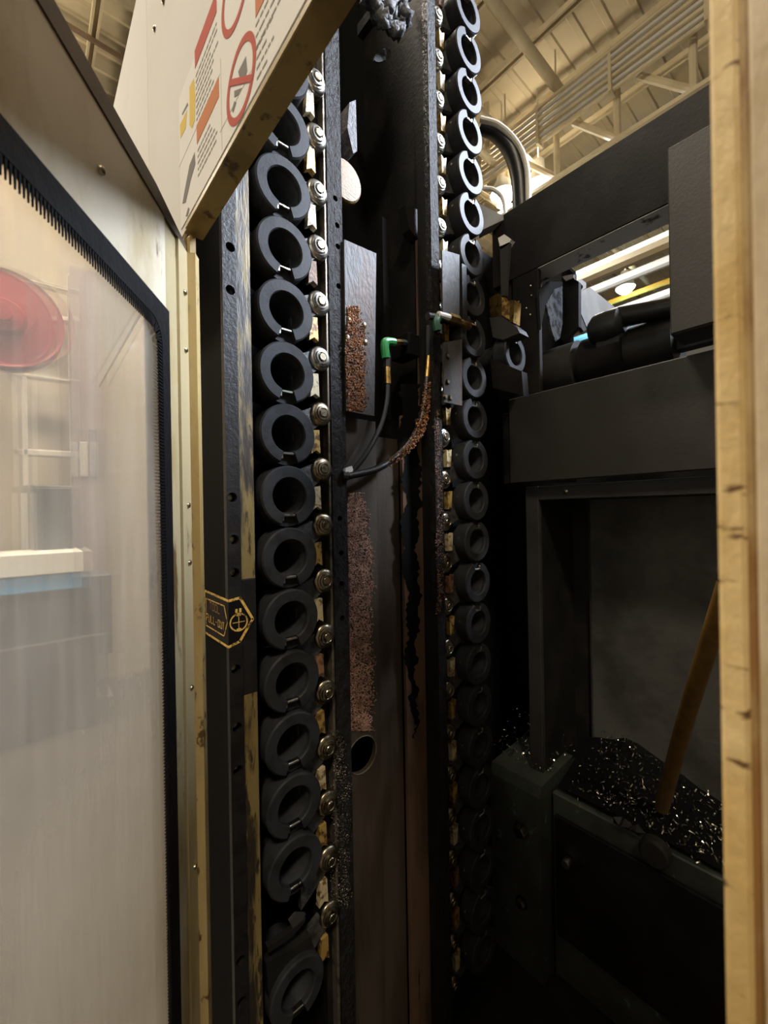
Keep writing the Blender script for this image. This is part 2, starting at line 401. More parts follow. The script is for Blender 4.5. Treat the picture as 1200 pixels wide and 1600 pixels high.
def curve_pts(ctrl, n=8):
    """Catmull-Rom through the control points"""
    c = [Vector(p) for p in ctrl]; c = [c[0] * 2 - c[1]] + c + [c[-1] * 2 - c[-2]]; out = []
    for i in range(1, len(c) - 2):
        for k in range(n):
            t = k / n; p0, p1, p2, p3 = c[i - 1], c[i], c[i + 1], c[i + 2]
            out.append(0.5 * ((2 * p1) + (-p0 + p2) * t + (2 * p0 - 5 * p1 + 4 * p2 - p3) * t * t + (-p0 + 3 * p1 - 3 * p2 + p3) * t ** 3))
    out.append(c[-2]); return out
ORD = ['topmost', 'second', 'third', 'fourth', 'fifth', 'sixth', 'seventh', 'eighth', 'ninth', 'tenth', 'eleventh', 'twelfth', 'thirteenth', 'fourteenth', 'fifteenth', 'sixteenth', 'seventeenth', 'eighteenth', 'nineteenth', 'twentieth', 'twenty-first', 'twenty-second', 'twenty-third', 'twenty-fourth']

# shared small hardware
SCREW = mesh_of(MB().lathe([(0.0001, -.0032), (.0022, -.003), (.0038, -.0018), (.0042, 0), (.0042, .001)], n=14), 'screw', 'steel_oiled')          # head points to -y
HEX = mesh_of(MB().lathe([(0.0001, -.009), (.008, -.009), (.009, -.007), (.009, 0)], n=6, smooth=False).lathe([(.009, 0), (.013, 0), (.013, .002)], n=16), 'bolt', 'steel_oiled')

# ================================================================== SETTING
struct(MB().box(-6, 16, -8, 12, -0.05, 0).build('floor', 'concrete'))
ceil = struct(MB().box(-6, 22, -10, 16, H + 7.4, H + 7.5).build('ceiling', 'roof_paint'))
for i in range(46):                                            # shallow deck ribs, along x
    y = -2 + i * 0.34
    MB().prism([(-4, y, H + 7.4), (-4, y + .12, H + 7.4), (-4, y + .10, H + 7.375), (-4, y + .02, H + 7.375)], (24, 0, 0)).build('deck_rib', 'roof_paint', ceil)
for i in range(15):                                            # paired joist chords, along y
    x = -1.2 + i * 1.02
    MB().box(x - .035, x - .005, -8, 14, H + 7.10, H + 7.17).box(x + .05, x + .08, -8, 14, H + 7.10, H + 7.17).box(x - .035, x + .08, -8, 14, H + 7.17, H + 7.185).build('joist_chord', 'beam_paint', ceil)
for i, y in enumerate((-2.6, .8, 4.9, 7.4, 9.8)):              # brown bridging bars, along x
    MB().box(-3, 18, y - .02, y + .02, H + 7.03, H + 7.09).build('bridging_bar', 'bar_brown', ceil)
for i, y in enumerate((6.2, 10.6)):
    MB().box(-3, 18, y - .05, y + .05, H + 6.75, H + 7.0).box(-3, 18, y - .12, y + .12, H + 6.72, H + 6.75).build('girder', 'beam_paint', ceil)
for i, (y, z, r) in enumerate(((3.06, 6.55, .075), (3.95, 6.35, .065))):
    MB().tube([(1.5, y, H + z), (6.5 if i == 0 else 14, y, H + z)], r, 12).build('sprinkler_pipe', 'beam_paint', ceil)
    for x in (2.4, 4.4, 6.3): MB().tube([(x, y, H + z), (x, y, H + 7.1)], .014, 6).build('pipe_hanger', 'beam_paint', ceil)
MB().tube([(3.2, 4.25, H + 6.15), (9.0, 4.25, H + 6.15)], .06, 10).build('brace_chord', 'beam_paint', ceil)
for x in (4.0, 5.1, 6.2, 7.3): MB().tube([(x, 4.25, H + 6.15), (x, 4.25, H + 7.1)], .045, 8).build('brace_post', 'beam_paint', ceil)

def truss(x, zb, zt, label):
    t = thing('roof_truss', label, 'truss', (x, 2, H + zb), 'roof trusses')
    MB().box(x - .05, x + .05, -6, 12, H + zb - .035, H + zb + .02).build('bottom_chord', 'beam_paint', t)
    MB().tube([(x - .05, -6, H + zt + .04), (x - .05, 12, H + zt + .04)], .085, 12).build('top_chord', 'beam_paint', t)
    y = -4.98
    while y < 11:
        MB().tube([(x, y, H + zb), (x, y, H + zt)], .05, 8).build('truss_post', 'beam_paint', t)
        MB().tube([(x, y, H + zb), (x, y + .62, H + zt - .5)], .05, 8).build('truss_diagonal', 'beam_paint', t)
        y += .91
    return t
truss(6.6, 5.36, 6.55, 'cream roof truss with slanted braces nearest above the dark machine beam')
truss(9.4, 5.6, 6.9, 'cream roof truss farther back, glimpsed behind the nearest truss')
t = thing('conduit_bundle', 'bundle of parallel pale conduits running under the roof beside the truss', 'conduit', (6.35, 2, H + 5.95))
for i in range(7):
    z = 5.96 + i * .083; MB().tube([(6.42 - .012 * i, -6, H + z), (6.42 - .012 * i, 12, H + z)], .034, 8).build('conduit', 'pipe_grey' if i % 2 else 'beam_paint', t)
for i in range(9):
    y = -1 + i * 1.1; MB().box(6.33, 6.50, y - .02, y + .02, H + 5.90, H + 6.52).build('conduit_clamp', 'beam_paint', t)

def high_bay(i, x, y, watts, colour):
    z = H + 5.7
    lab = {0: 'bright high bay lamp left of the bent black hose', 1: 'bright high bay lamp touching the top edge of the dark beam',
           2: 'bright lamp seen through the gap under the dark beam', 3: 'unseen narrow beam lamp lighting the upper chains, farther of the pair', 4: 'unseen narrow beam lamp lighting the upper chains, nearer of the pair', 5: 'high bay lamp hanging behind the viewer', 6: 'high bay lamp hanging outside the open door', 7: 'unseen high bay lamp placed to light the shop behind the pane', 8: 'unseen high bay lamp added to brighten the upper left ceiling'}[i]
    t = thing('high_bay_lamp', lab, 'lamp', (x, y, z), 'high bay lamps')
    MB().lathe([(.0001, .42), (.10, .42), (.11, .26), (.20, .10), (.23, .0), (.225, -.005), (.19, .10), (.1, .2)], (x, y, z), 'z', 24).build('reflector', 'pipe_grey', t)
    MB().lathe([(.0001, -.17), (.08, -.155), (.15, -.11), (.20, -.05), (.22, .0)], (x, y, z + .012), 'z', 24).build('lens', 'lamp_lens', t)
    MB().tube([(x, y, z + .40), (x, y, H + 7.4)], .012, 6).build('hanger', 'pipe_grey', t)
    if i in (3, 4):                                          # unseen lamps, beams narrowed to light only the upper chains
        ld = bpy.data.lights.new('lamp_light', 'SPOT'); ld.energy = watts; ld.color = colour; ld.shadow_soft_size = .85
        ld.spot_size = math.radians(15); ld.spot_blend = .6
        lo = bpy.data.objects.new('lamp_light', ld); COL.objects.link(lo); lo.parent = t; lo.location = (0, 0, -.18)
        lo.rotation_euler = (Vector((.78, .75, H + 1.05)) - Vector((x, y, z))).to_track_quat('-Z', 'Y').to_euler()
        return
    ld = bpy.data.lights.new('lamp_light', 'AREA'); ld.shape = 'DISK'; ld.size = 1.0 if i > 2 else .45; ld.energy = watts; ld.color = colour
    lo = bpy.data.objects.new('lamp_light', ld); COL.objects.link(lo); lo.parent = t; lo.location = (0, 0, -.18)
    ud = bpy.data.lights.new('lamp_uplight', 'POINT'); ud.energy = 190 if i > 4 else (32 if i < 3 else 70); ud.shadow_soft_size = .2; ud.color = (1.0, 0.88, 0.68)
    uo = bpy.data.objects.new('lamp_uplight', ud); COL.objects.link(uo); uo.parent = t; uo.location = (0, 0, .55)
for i, l in enumerate(LAMPS): high_bay(i, *l)

# pipes glimpsed through the gap under the beam
def run_pipe(name, mt, p, x, r, label, cat='pipe'):
    q = onx(p[0], p[1], x)
    tag(MB().tube([(0, -6, 0), (0, 14, 0)], r, 10).build(name, mt, None, (q.x, 0, q.z)), label, cat)
run_pipe('cream_duct', 'beam_paint', (1000, 395), 7.6, .14, 'thick cream pipe just below the underside of the dark beam', 'pipe')
run_pipe('grey_pipe', 'pipe_grey', (1000, 425), 9.8, .10, 'grey pipe above the lamp in the gap under the beam')
run_pipe('yellow_pipe', 'yellow_paint', (1010, 452), 12.4, .07, 'thin yellow pipe beside the lamp in the gap under the beam')
run_pipe('white_pipe', 'shelf_white', (1010, 470), 10.4, .09, 'white pipe below the yellow pipe in the gap under the beam')
run_pipe('blue_pipe', 'blue_paint', (1020, 494), 12.5, .12, 'blue pipe at the bottom of the gap under the beam')
run_pipe('yellow_rail', 'yellow_paint', (1020, 503), 11.0, .04, 'narrow yellow rail under the blue pipe')

# ---- the shop seen through the hazy pane
WY = 4.6
wall = struct(MB().box(-3.5, 4.5, WY, WY + .1, 0, H + 3.0).build('wall_far', 'cream_wall'))
def wpt(px, py, y): return ony(px, py, y)
def wbox(mb, p0, p1, y, d):
    a = wpt(*p0, y); b = wpt(*p1, y); return mb.box(a.x, b.x, y - d / 2, y + d / 2, b.z, a.z, .006)
t = thing('steel_column', 'mauve grey steel column behind the hazy pane, right of the red reel', 'column', (wpt(137, 600, 4.2).x, 4.2, 0))
a = wpt(112, 700, 4.2).x; b = wpt(160, 700, 4.2).x
MB().box(a, b, 4.1, 4.12, 0, H + 2.0).box(a, b, 4.28, 4.30, 0, H + 2.0).box((a + b) / 2 - .01, (a + b) / 2 + .01, 4.12, 4.28, 0, H + 2.0).build('web', 'column_mauve', t)
MB().box(a - .03, b + .03, 4.06, 4.34, 0, .03).build('base_plate', 'column_mauve', t)
c = wpt(5, 500, 3.6)
t = thing('hose_reel', 'blurred red round reel at the left edge behind the hazy pane', 'reel', c)
MB().lathe([(.0001, -.10), (.10, -.10), (.12, -.06), (.295, -.05), (.31, -.06), (.31, -.03), (.22, -.02), (.22, .06), (.31, .07), (.31, .10), (.0001, .10)], c, 'y', 40).build('drum', 'red_paint', t)
MB().lathe([(.0001, -.14), (.045, -.14), (.05, -.10)], c, 'y', 20).build('hub', 'red_paint', t)
MB().box(c.x - .03, c.x + .03, c.y + .10, WY, c.z - .04, c.z + .04).build('wall_arm', 'column_mauve', t)
g = thing('shelf_frame', 'white framed shelving behind the hazy pane below the red reel', 'shelf', (wpt(70, 700, 4.4).x, 4.4, 0))
for p0, p1 in (((33, 590), (45, 760)), ((105, 430), (113, 800)), ((36, 585), (112, 600)), ((36, 702), (112, 716)), ((36, 490), (112, 500)), ((36, 440), (112, 458)), ((30, 860), (115, 880))):
    wbox(MB(), p0, p1, 4.4, .1).build('shelf_bar', 'shelf_white', g)
for px in (38, 108):
    a = wpt(px, 800, 4.4).x; MB().box(a - .02, a + .02, 4.36, 4.44, 0, H + .2).build('leg', 'shelf_white', g)
c = wpt(82, 812, 3.9)
t = thing('monitor', 'dark grey monitor behind the hazy pane above the blue strip', 'monitor', (c.x, 3.9, 0))
wbox(MB(), (52, 762), (112, 862), 3.9, .05).build('screen', 'screen_dark', t)
wbox(MB(), (48, 758), (116, 866), 3.94, .03).build('bezel', 'light_grey', t)
MB().box(c.x - .02, c.x + .02, 3.93, 3.97, wpt(82, 900, 3.9).z, c.z).build('stand', 'bench_dark', t)
t = thing('work_bench', 'dark workbench with pale top and blue rail behind the hazy pane', 'bench', (wpt(70, 1000, 3.8).x, 3.8, 0))
wbox(MB(), (-60, 868), (125, 888), 3.8, .5).build('bench_top', 'shelf_white', t)
wbox(MB(), (-60, 889), (123, 912), 3.8, .46).build('blue_rail', 'blue_paint', t)
wbox(MB(), (-60, 913), (170, 1010), 3.85, .4).build('drawer_front', 'bench_dark', t)
wbox(MB(), (-60, 1015), (165, 1290), 3.85, .42).build('cabinet_front', 'bench_dark', t)
a = wpt(-60, 1100, 3.85).x; b = wpt(165, 1100, 3.85).x
MB().box(a, b, 3.68, 4.02, 0, wpt(0, 1288, 3.85).z).build('plinth', 'bench_dark', t)
t = thing('white_card', 'small white card fixed to the steel column beside the monitor', 'card', wpt(130, 745, 4.09))
wbox(MB(), (124, 690), (138, 745), 4.09, .015).build('sheet', 'shelf_white', t); wbox(MB(), (138, 670), (152, 740), 4.088, .02).build('dark_edge', 'bench_dark', t)

# ================================================================== ENCLOSURE OPENING
XH = 0.2
hz0 = H + 0.455; hz1 = H + 1.135
head = thing('enclosure_panel', 'white sheet metal panel above the machine opening with printed warning label', 'panel', (XH, .6, hz0))
ysm = onx(231, 150, XH).y
MB().box(XH, XH + .004, -1.6, ysm - .0008, hz0, hz1).build('sheet', 'white_paint', head)
MB().box(XH, XH + .004, ysm + .0008, 1.75, hz0, hz1).build('sheet', 'white_paint', head)
MB().box(XH + .004, XH + .006, -1.6, 1.75, hz0 + .001, hz1 - .001).build('backing', 'beige_paint', head)
MB().box(XH - .0005, XH + .028, -1.6, .71, hz0 - .002, hz0).build('lower_flange', 'beige_dark', head)  # shade on the flange underside put into the darker beige
MB().box(XH - .0015, XH - .0001, -.28, .70, hz0 + .0, hz0 + .006).build('flange_edge', 'beige_yellow', head)
sc_x = mesh_of(MB().lathe([(0.0001, -.0035), (.003, -.003), (.005, -.0015), (.0055, 0)], axis='x', n=12), 'screw', 'steel_oiled')
for p in ((242, 45), (256, 2)): inst(sc_x, head, onx(*p, XH - .0002), name='screw')
# warning label: real print on the panel
lab = MB()
lp = [onx(284, 374, XH), onx(278, 162, XH), onx(336, -4, XH)]
ly0 = lp[0].y; lz0 = hz0 + .012; lz1 = lp[1].z
lab.box(XH - .0009, XH - .0001, .16, ly0, lz0, lz1).build('warning_label', 'label_white', head)
label_obj = head.children[-1]
def pr(pts, mt, name, depth=.0013):
    q = [onx(px, py, XH - depth) for px, py in pts]
    MB().prism(q, (.0003, 0, 0)).build(name, mt, label_obj)
def bar(y0, y1, z0, z1, mt, name, depth=.0013):
    MB().box(XH - depth, XH - depth + .0004, y0, y1, z0, z1).build(name, mt, label_obj)
def lyz(px, py): q = onx(px, py, XH); return q.y, q.z
# headed bars: lower-left and upper-right corners read off the label
for (c0, c1, mt) in (((306, 110), (339, -20), 'print_red'), ((309, 228), (343, 128), 'print_orange'), ((401, 32), (440, -60), 'print_orange')):
    (y0, z0), (y1, z1) = lyz(*c0), lyz(*c1)
    bar(y0, y1, z0 + .002, z0 + .002 + .026, mt, 'heading_bar')
def text_block(px0, py0, px1, rows, pitch, seed, mt='print_line'):
    y0, z0 = lyz(px0, py0); y1, _ = lyz(px1, py0); rg = random.Random(seed)
    for i in range(rows):
        mb = MB(); y = y0; z = z0 - i * pitch
        end = y1 + (y0 - y1) * rg.uniform(0, .35)
        while y > end + .004:
            w = rg.uniform(.004, .013); mb.box(XH - .0012, XH - .0009, max(y - w, end), y, z, z + .0026); y -= w + .0025
        if mb.v: mb.build('text_line', mt, label_obj)
text_block(307, 122, 343, 9, .0092, 1)
text_block(310, 238, 342, 5, .0092, 2)
text_block(401, 44, 455, 3, .012, 3); text_block(402, 80, 432, 4, .011, 4)
def ring(cx, cy, r, w, mt):
    y, z = lyz(cx, cy); vs = []; n = 40
    for j in range(n):
        a = 2 * PI * j / n
        for rr in (r, r - w): vs.append((XH - .0013, y + rr * math.cos(a), z + rr * math.sin(a)))
    MB().add(vs, [(2 * j, 2 * j + 1, (2 * j + 3) % (2 * n), (2 * j + 2) % (2 * n)) for j in range(n)]).build('prohibition_ring', mt, label_obj)
    a = math.radians(35); d = Vector((0, math.cos(a), math.sin(a))) * (r - w * .5); e = Vector((0, -math.sin(a), math.cos(a))) * w * .4
    c = Vector((XH - .0015, y, z)); MB().prism([c - d - e, c + d - e, c + d + e, c - d + e], (.0003, 0, 0)).build('slash', mt, label_obj)
ring(377, 127, .044, .0085, 'print_red'); ring(369, -18, .046, .0085, 'print_red')
pr([(384, 88), (372, 112), (374, 120), (382, 124), (386, 110)], 'print_grey', 'pictogram', .0012)
pr([(378, 137), (366, 142), (366, 152), (372, 148)], 'print_grey', 'pictogram', .0012)
pr([(366, 158), (362, 172), (364, 176), (369, 160)], 'print_grey', 'pictogram', .0012)
pr([(303, 122), (296, 136), (296, 196), (300, 200), (304, 188), (305, 150)], 'print_yellow', 'pictogram', .0012)
pr([(292, 172), (281, 196), (282, 216), (290, 200)], 'print_yellow', 'pictogram', .0012)
pr([(293, 160), (284, 178), (285, 180), (294, 164)], 'print_grey', 'pictogram', .0011)
pr([(304, 238), (296, 258), (288, 300), (285, 318), (290, 316), (298, 280), (305, 256)], 'print_grey', 'pictogram', .0012)
pr([(294, 324), (290, 338), (293, 338), (296, 326)], 'print_grey', 'pictogram', .0012)
for (p0, p1) in (((345, 208), (392, 0)), ((281, 262), (345, 118)), ((346, 92), (346, 240))):
    a, b = lyz(*p0), lyz(*p1)
    if abs(a[0] - b[0]) > .02: bar(a[0], b[0], a[1], a[1] + .0012, 'print_faint', 'rule_line', .0011)
    else: bar(a[0], a[0] + .0012, a[1], b[1], 'print_faint', 'rule_line', .0011)

# hinged window door, open towards the viewer
HX, HY = 0.2, 0.68
vx = (532 - 600) / F_PX
DD = (FWD + RGT * vx).normalized()                           # along the door, away from the viewer
DN = Vector((-DD.y, DD.x, 0))                                # away from the viewer's side (towards the shop)
door = struct(thing('door_1', 'open machine door with beige frame, black gasket and smeared hazy window', 'door', (HX, HY, 0)))
def dp(t, z, n=0.0): return Vector((HX, HY, H + z)) - DD * t + DN * n
def door_poly(pts, n0, n1): 
    return MB().prism([dp(t, z, n0) for t, z in pts], DN * (n1 - n0))
ZT = .398; ZB = -1.35; TE = .80
G_T, G_Z = .092, .272                                          # gasket outer edge
door_poly([(.0, ZB), (.0, ZT), (.05, ZT), (.05, ZB)], -.000, .030).build('hinge_stile', 'beige_mid', door)
door_poly([(.05, ZB), (.05, ZT), (G_T, ZT), (G_T, ZB)], .004, .030).build('stile', 'beige_mid', door)
door_poly([(.0, ZB), (.0, ZT), (.016, ZT), (.016, ZB)], -.012, 0).build('stile_lip', 'beige_yellow', door)
door_poly([(G_T, G_Z), (G_T, ZT), (TE, ZT), (TE, G_Z)], .002, .030).build('top_rail', 'beige_paint', door)
door_poly([(.02, ZT), (.02, ZT + .008), (.12, ZT + .022), (TE, ZT + .026), (TE, ZT)], .000, .045).build('top_cap', 'cap_shade_brown', door)  # shadowed channel along the door top, its shade put into the brown
door_poly([(G_T, ZB), (G_T, ZB + .1), (TE, ZB + .1), (TE, ZB)], .002, .030).build('bottom_rail', 'beige_paint', door)
# gasket with rounded corner and a row of teeth
gi_t, gi_z, gr = .115, .246, .030
arc = [(gi_t + gr - gr * math.cos(a), gi_z - gr + gr * math.sin(a)) for a in [PI / 2 * k / 8 for k in range(9)]]
outer = [(G_T, ZB + .1), (G_T, G_Z), (TE, G_Z)]
gk = MB()
def strip(a_pts, b_pts, n0):
    vs = [dp(t, z, n0) for t, z in a_pts] + [dp(t, z, n0) for t, z in b_pts]; n = len(a_pts)
    gk.add(vs, [(i, i + 1, n + i + 1, n + i) for i in range(n - 1)])
inner_l = [(gi_t, ZB + .1)] + arc + [(TE, gi_z)]
outer_l = [(G_T, ZB + .1)] + [(G_T, G_Z - .03 + .003 * k) for k in range(9)] + [(TE, G_Z)]
outer_l[9] = (G_T, G_Z)
strip(outer_l, inner_l, -.002)
vs = [dp(t, z, -.002) for t, z in inner_l] + [dp(t, z, .0045) for t, z in inner_l]; n = len(inner_l)
gk.add(vs, [(i, i + 1, n + i + 1, n + i) for i in range(n - 1)])
gk.build('gasket', 'gasket_black', door)
te = MB()
path = [(gi_t, -.9 + .0) , (gi_t, gi_z - gr)] + arc[1:] + [(TE, gi_z)]
seg = []
for (a, b) in zip(path[:-1], path[1:]):
    L = math.hypot(b[0] - a[0], b[1] - a[1]); seg.append((a, b, L))
step = .0042; s0 = 0; acc = 0
for a, b, L in seg:
    d = ((b[0] - a[0]) / L, (b[1] - a[1]) / L); nrm = (d[1], -d[0])
    while acc < L:
        p = (a[0] + d[0] * acc, a[1] + d[1] * acc)
        h = .015; w = .0026
        te.prism([dp(p[0] - d[0] * w / 2, p[1] - d[1] * w / 2, -.0015), dp(p[0] + d[0] * w / 2, p[1] + d[1] * w / 2, -.0015), dp(p[0] + nrm[0] * h + d[0] * .0003, p[1] + nrm[1] * h + d[1] * .0003, -.0015), dp(p[0] + nrm[0] * h - d[0] * .0003, p[1] + nrm[1] * h - d[1] * .0003, -.0015)], DN * .0012)
        acc += step
    acc -= L
to = te.build('gasket_teeth', 'gasket_black', door); to['kind'] = 'stuff'
win = door_poly([(gi_t - .01, ZB + .09), (gi_t - .01, gi_z + .01), (TE, gi_z + .01), (TE, ZB + .09)], .004, .008).build('pane', 'hazy_pane', door)
rotd = (0, 0, math.atan2(DN.y, DN.x) - PI / 2)
for t_, z_ in ((.245, .335), (.030, .33), (.030, .245), (.030, .015), (.030, -.07), (.030, -.255), (.030, -.52), (.030, -.80), (.030, -1.1)):
    inst(SCREW, door, dp(t_, z_, -.0005), rotd, 'screw')

# jamb of the opening at the far side
jb = struct(thing('trim_1', 'yellowed beige jamb strip beside the open door', 'jamb', (XH, .69, 0)))
jc = onx(315, 900, XH + .012).y; ja = onx(299, 900, XH).y
MB().box(XH + .000, XH + .012, jc, max(ja, jc + .03), 0, hz0 - .013, .002).build('jamb_face', 'beige_yellow', jb)
MB().box(XH - .004, XH + .000, jc + .006, jc + .010, 0, hz0 - .013, .001).build('jamb_bead', 'beige_dark', jb)
MB().box(XH + .002, XH + .011, jc - .003, jc, 0, hz0 - .013).build('jamb_return', 'beige_dark', jb)

# near post at the right edge of the picture
rp = struct(thing('trim_2', 'blurred tan painted post close to the viewer at the right edge', 'post', (XH, 0, 0)))
y1 = onx(1120, 800, XH).y; y2 = onx(1166, 800, XH).y; y3 = onx(1182, 800, XH).y
MB().box(XH, XH + .05, y2, y1, 0, H + 1.1, .0015).build('post_edge', 'tan_post', rp)
MB().box(XH + .0015, XH + .05, y3, y2, 0, H + 1.1).build('post_groove', 'post_stain', rp)
MB().box(XH, XH + .05, -1.6, y3, 0, H + 1.1, .001).build('post_face', 'tan_post_pale', rp)

# ================================================================== GUARD POST LEFT OF THE CHAIN
YP = .728
gx0 = .266
gp = thing('guard_post', 'black oily vertical guard post with bolt holes left of the near chain', 'post', (gx0 + .03, .8, 0))
gx1 = ony(374, 700, YP).x
holes = [(360, 386), (360, 453), (363, 777), (366, 843), (367, 895), (369, 1046), (371, 1137), (372, 1204), (376, 1502), (378, 1566)]
hl = []
for p in holes:
    q = ony(p[0], p[1], YP); hl.append((min(max(q.x, gx0 + .010), gx1 - .010), q.z, .0085))
plate_holes_y(MB(), gx0, gx1, .0, H + 1.3, YP, YP + .012, hl).build('front_plate', 'post_black', gp)
MB().box(gx0 + .001, gx1, YP + .030, YP + .034, 0, H + 1.3).build('hole_backing', 'black_matte', gp)
MB().box(gx0, gx0 + .006, YP + .012, 1.10, 0, H + 1.3).build('side_plate', 'black_matte', gp)
for h in hl:
    o = inst(HEX, gp, (h[0], YP + .018, h[1]), name='bolt'); o.scale = (.55, .55, .55)
wx1 = ony(399, 700, YP).x
MB().box(gx1 + .0005, wx1 - .002, YP + .004, YP + .02, 0, ony(390, 1085, YP).z, .001).build('worn_strip', 'worn_cream', gp)
MB().box(gx1 + .0005, wx1 - .002, YP + .004, YP + .02, ony(390, 905, YP).z, H + 1.3, .001).build('worn_strip', 'worn_cream', gp)
MB().box(gx1 + .0005, wx1 - .002, YP + .003, YP + .02, ony(390, 1085, YP).z, ony(390, 905, YP).z, .001).build('dark_strip', 'post_black', gp)
# folded sticker round the corner of the post
XF = gx0 - .0008; YF = YP - .0008
def ply(pts, plane, mt, name, par, d=0.0):
    if plane == 'x': q = [onx(px, py, XF - d) for px, py in pts]; e = (.0004, 0, 0)
    else: q = [ony(px, py, YF - d) for px, py in pts]; e = (0, .0004, 0)
    return MB().prism(q, e).build(name, mt, par)
st = ply([(319, 921), (357, 937), (357, 1013), (319, 989)], 'x', 'sticker_black', 'tool_sticker', gp)
st['label'] = 'black and gold folded tool sticker'
ply([(357, 937), (376, 932), (397, 967), (376, 1004), (357, 1013)], 'y', 'sticker_black', 'sticker_flap', st)
def stroke(pts, plane, w, mt, name, par, closed=False):
    fn = (lambda p: onx(p[0], p[1], XF - .0006)) if plane == 'x' else (lambda p: ony(p[0], p[1], YF - .0006))
    q = [fn(p) for p in pts]
    if closed: q.append(q[0])
    nrm = Vector((1, 0, 0)) if plane == 'x' else Vector((0, 1, 0)); mb = MB()
    for a, b in zip(q[:-1], q[1:]):
        d = (b - a).normalized(); e = d.cross(nrm) * w / 2
        mb.prism([a - e - d * w * .3, b - e + d * w * .3, b + e + d * w * .3, a + e - d * w * .3], nrm * .0003)
    return mb.build(name, mt, par)
stroke([(356, 939), (320, 923), (320, 988), (356, 1011)], 'x', .0042, 'sticker_gold', 'gold_border', st)
stroke([(358, 939), (375, 934), (395, 967), (375, 1002), (358, 1011)], 'y', .0045, 'sticker_gold', 'gold_border', st)
stroke([(322, 935), (350, 947), (355, 973), (350, 994), (322, 977)], 'x', .0022, 'sticker_gold', 'gold_border', st, True)
# the worn lettering: TOOL over PULL-OUT, set as strokes on the side face
GL = {'T': [[(0, 1), (1, 1)], [(.5, 1), (.5, 0)]], 'O': [[(0, 0), (0, 1), (1, 1), (1, 0), (0, 0)]], 'L': [[(0, 1), (0, 0), (1, 0)]],
      'P': [[(0, 0), (0, 1), (1, 1), (1, .5), (0, .5)]], 'U': [[(0, 1), (0, 0), (1, 0), (1, 1)]], '-': [[(.1, .5), (.9, .5)]]}
def word(txt, p0, p1, hpx, mt):
    n = len(txt)
    mb = MB()
    for i, ch in enumerate(txt):
        for s in GL[ch]:
            q = []
            for (u, v) in s:
                w = (i + .12 + u * .66) / n
                q.append(onx(p0[0] + (p1[0] - p0[0]) * w, p0[1] + (p1[1] - p0[1]) * w - v * hpx, XF - .0006))
            for a, b in zip(q[:-1], q[1:]):
                d = (b - a).normalized(); e = d.cross(Vector((1, 0, 0))) * .0008
                mb.prism([a - e, b - e, b + e, a + e], (.0003, 0, 0))
    mb.build('lettering', mt, st)
word('TOOL', (327, 951), (344, 960), 11, 'sticker_red')
word('PULL-OUT', (322, 969), (351, 985), 11, 'sticker_gold')
cc = ony(373, 972, YF)
mb = MB(); n = 28
def circ(r, w):
    vs = []
    for j in range(n):
        a = 2 * PI * j / n
        for rr in (r, r - w): vs.append((cc.x + rr * math.cos(a), YF - .0006, cc.z + rr * math.sin(a)))
    mb.add(vs, [(2 * j, 2 * j + 1, (2 * j + 3) % (2 * n), (2 * j + 2) % (2 * n)) for j in range(n)])
circ(.0165, .0026)
mb.box(cc.x - .0006, cc.x + .0006, YF - .0007, YF - .0004, cc.z - .011, cc.z + .011).box(cc.x - .011, cc.x + .011, YF - .0007, YF - .0004, cc.z - .0006, cc.z + .0006)
mb.box(cc.x - .004, cc.x + .004, YF - .0007, YF - .0004, cc.z + .011, cc.z + .0135).box(cc.x - .004, cc.x + .004, YF - .0007, YF - .0004, cc.z - .0135, cc.z - .011)
for a_ in (-.003, .004): mb.box(cc.x + a_ - .003, cc.x + a_ + .001, YF - .0007, YF - .0004, cc.z + .017, cc.z + .024)
mb.build('tool_symbol', 'sticker_gold', st)

# ================================================================== MAGAZINE COLUMN BETWEEN THE STRANDS
col = thing('magazine_column', 'dark oily column with rusty panels between the two pot chains', 'column', (.72, .95, 0))
TOPZ = H + 2.0
MB().box(.275, .52, .90, 1.12, 0, TOPZ).box(.926, 1.08, .90, 1.12, 0, TOPZ).box(.52, .926, 1.10, 1.12, 0, TOPZ).build('frame_body', 'black_matte', col)
# guide rails with holes
rx0, rx1 = .519, .558
lh = [ony(p[0], p[1], .775) for p in ((524, 310), (527, 352), (528, 385), (529, 447), (531, 810), (533, 864), (534, 912), (535, 966))]
plate_holes_y(MB(), rx0, rx1, 0, TOPZ, .775, .80, [(min(max(q.x, rx0 + .009), rx1 - .009), q.z, .0065) for q in lh], 12).build('guide_rail', 'rail_grimy', col)
MB().box(.512, .5185, .778, .80, 0, TOPZ, .001).build('rail_edge', 'rail_edge', col)
rx2, rx3 = .836, .867
rh = [ony(p[0], p[1], .775) for p in ((692, 805), (693, 850), (694, 885), (694, 930))]
plate_holes_y(MB(), rx2, rx3, 0, TOPZ, .755, .775, [((rx2 + rx3) / 2 + .003, (q.z - H) * .975 + H, .0055) for q in rh], 12).build('guide_rail', 'rail_grimy', col)
MB().box(rx0 - .02, rx0, .80, 1.10, 0, TOPZ).box(rx3 - .006, rx3 + .014, .815, 1.10, 0, TOPZ).box(rx2, rx3 - .002, .775, .805, 0, TOPZ).build('rail_web', 'oily_black', col)
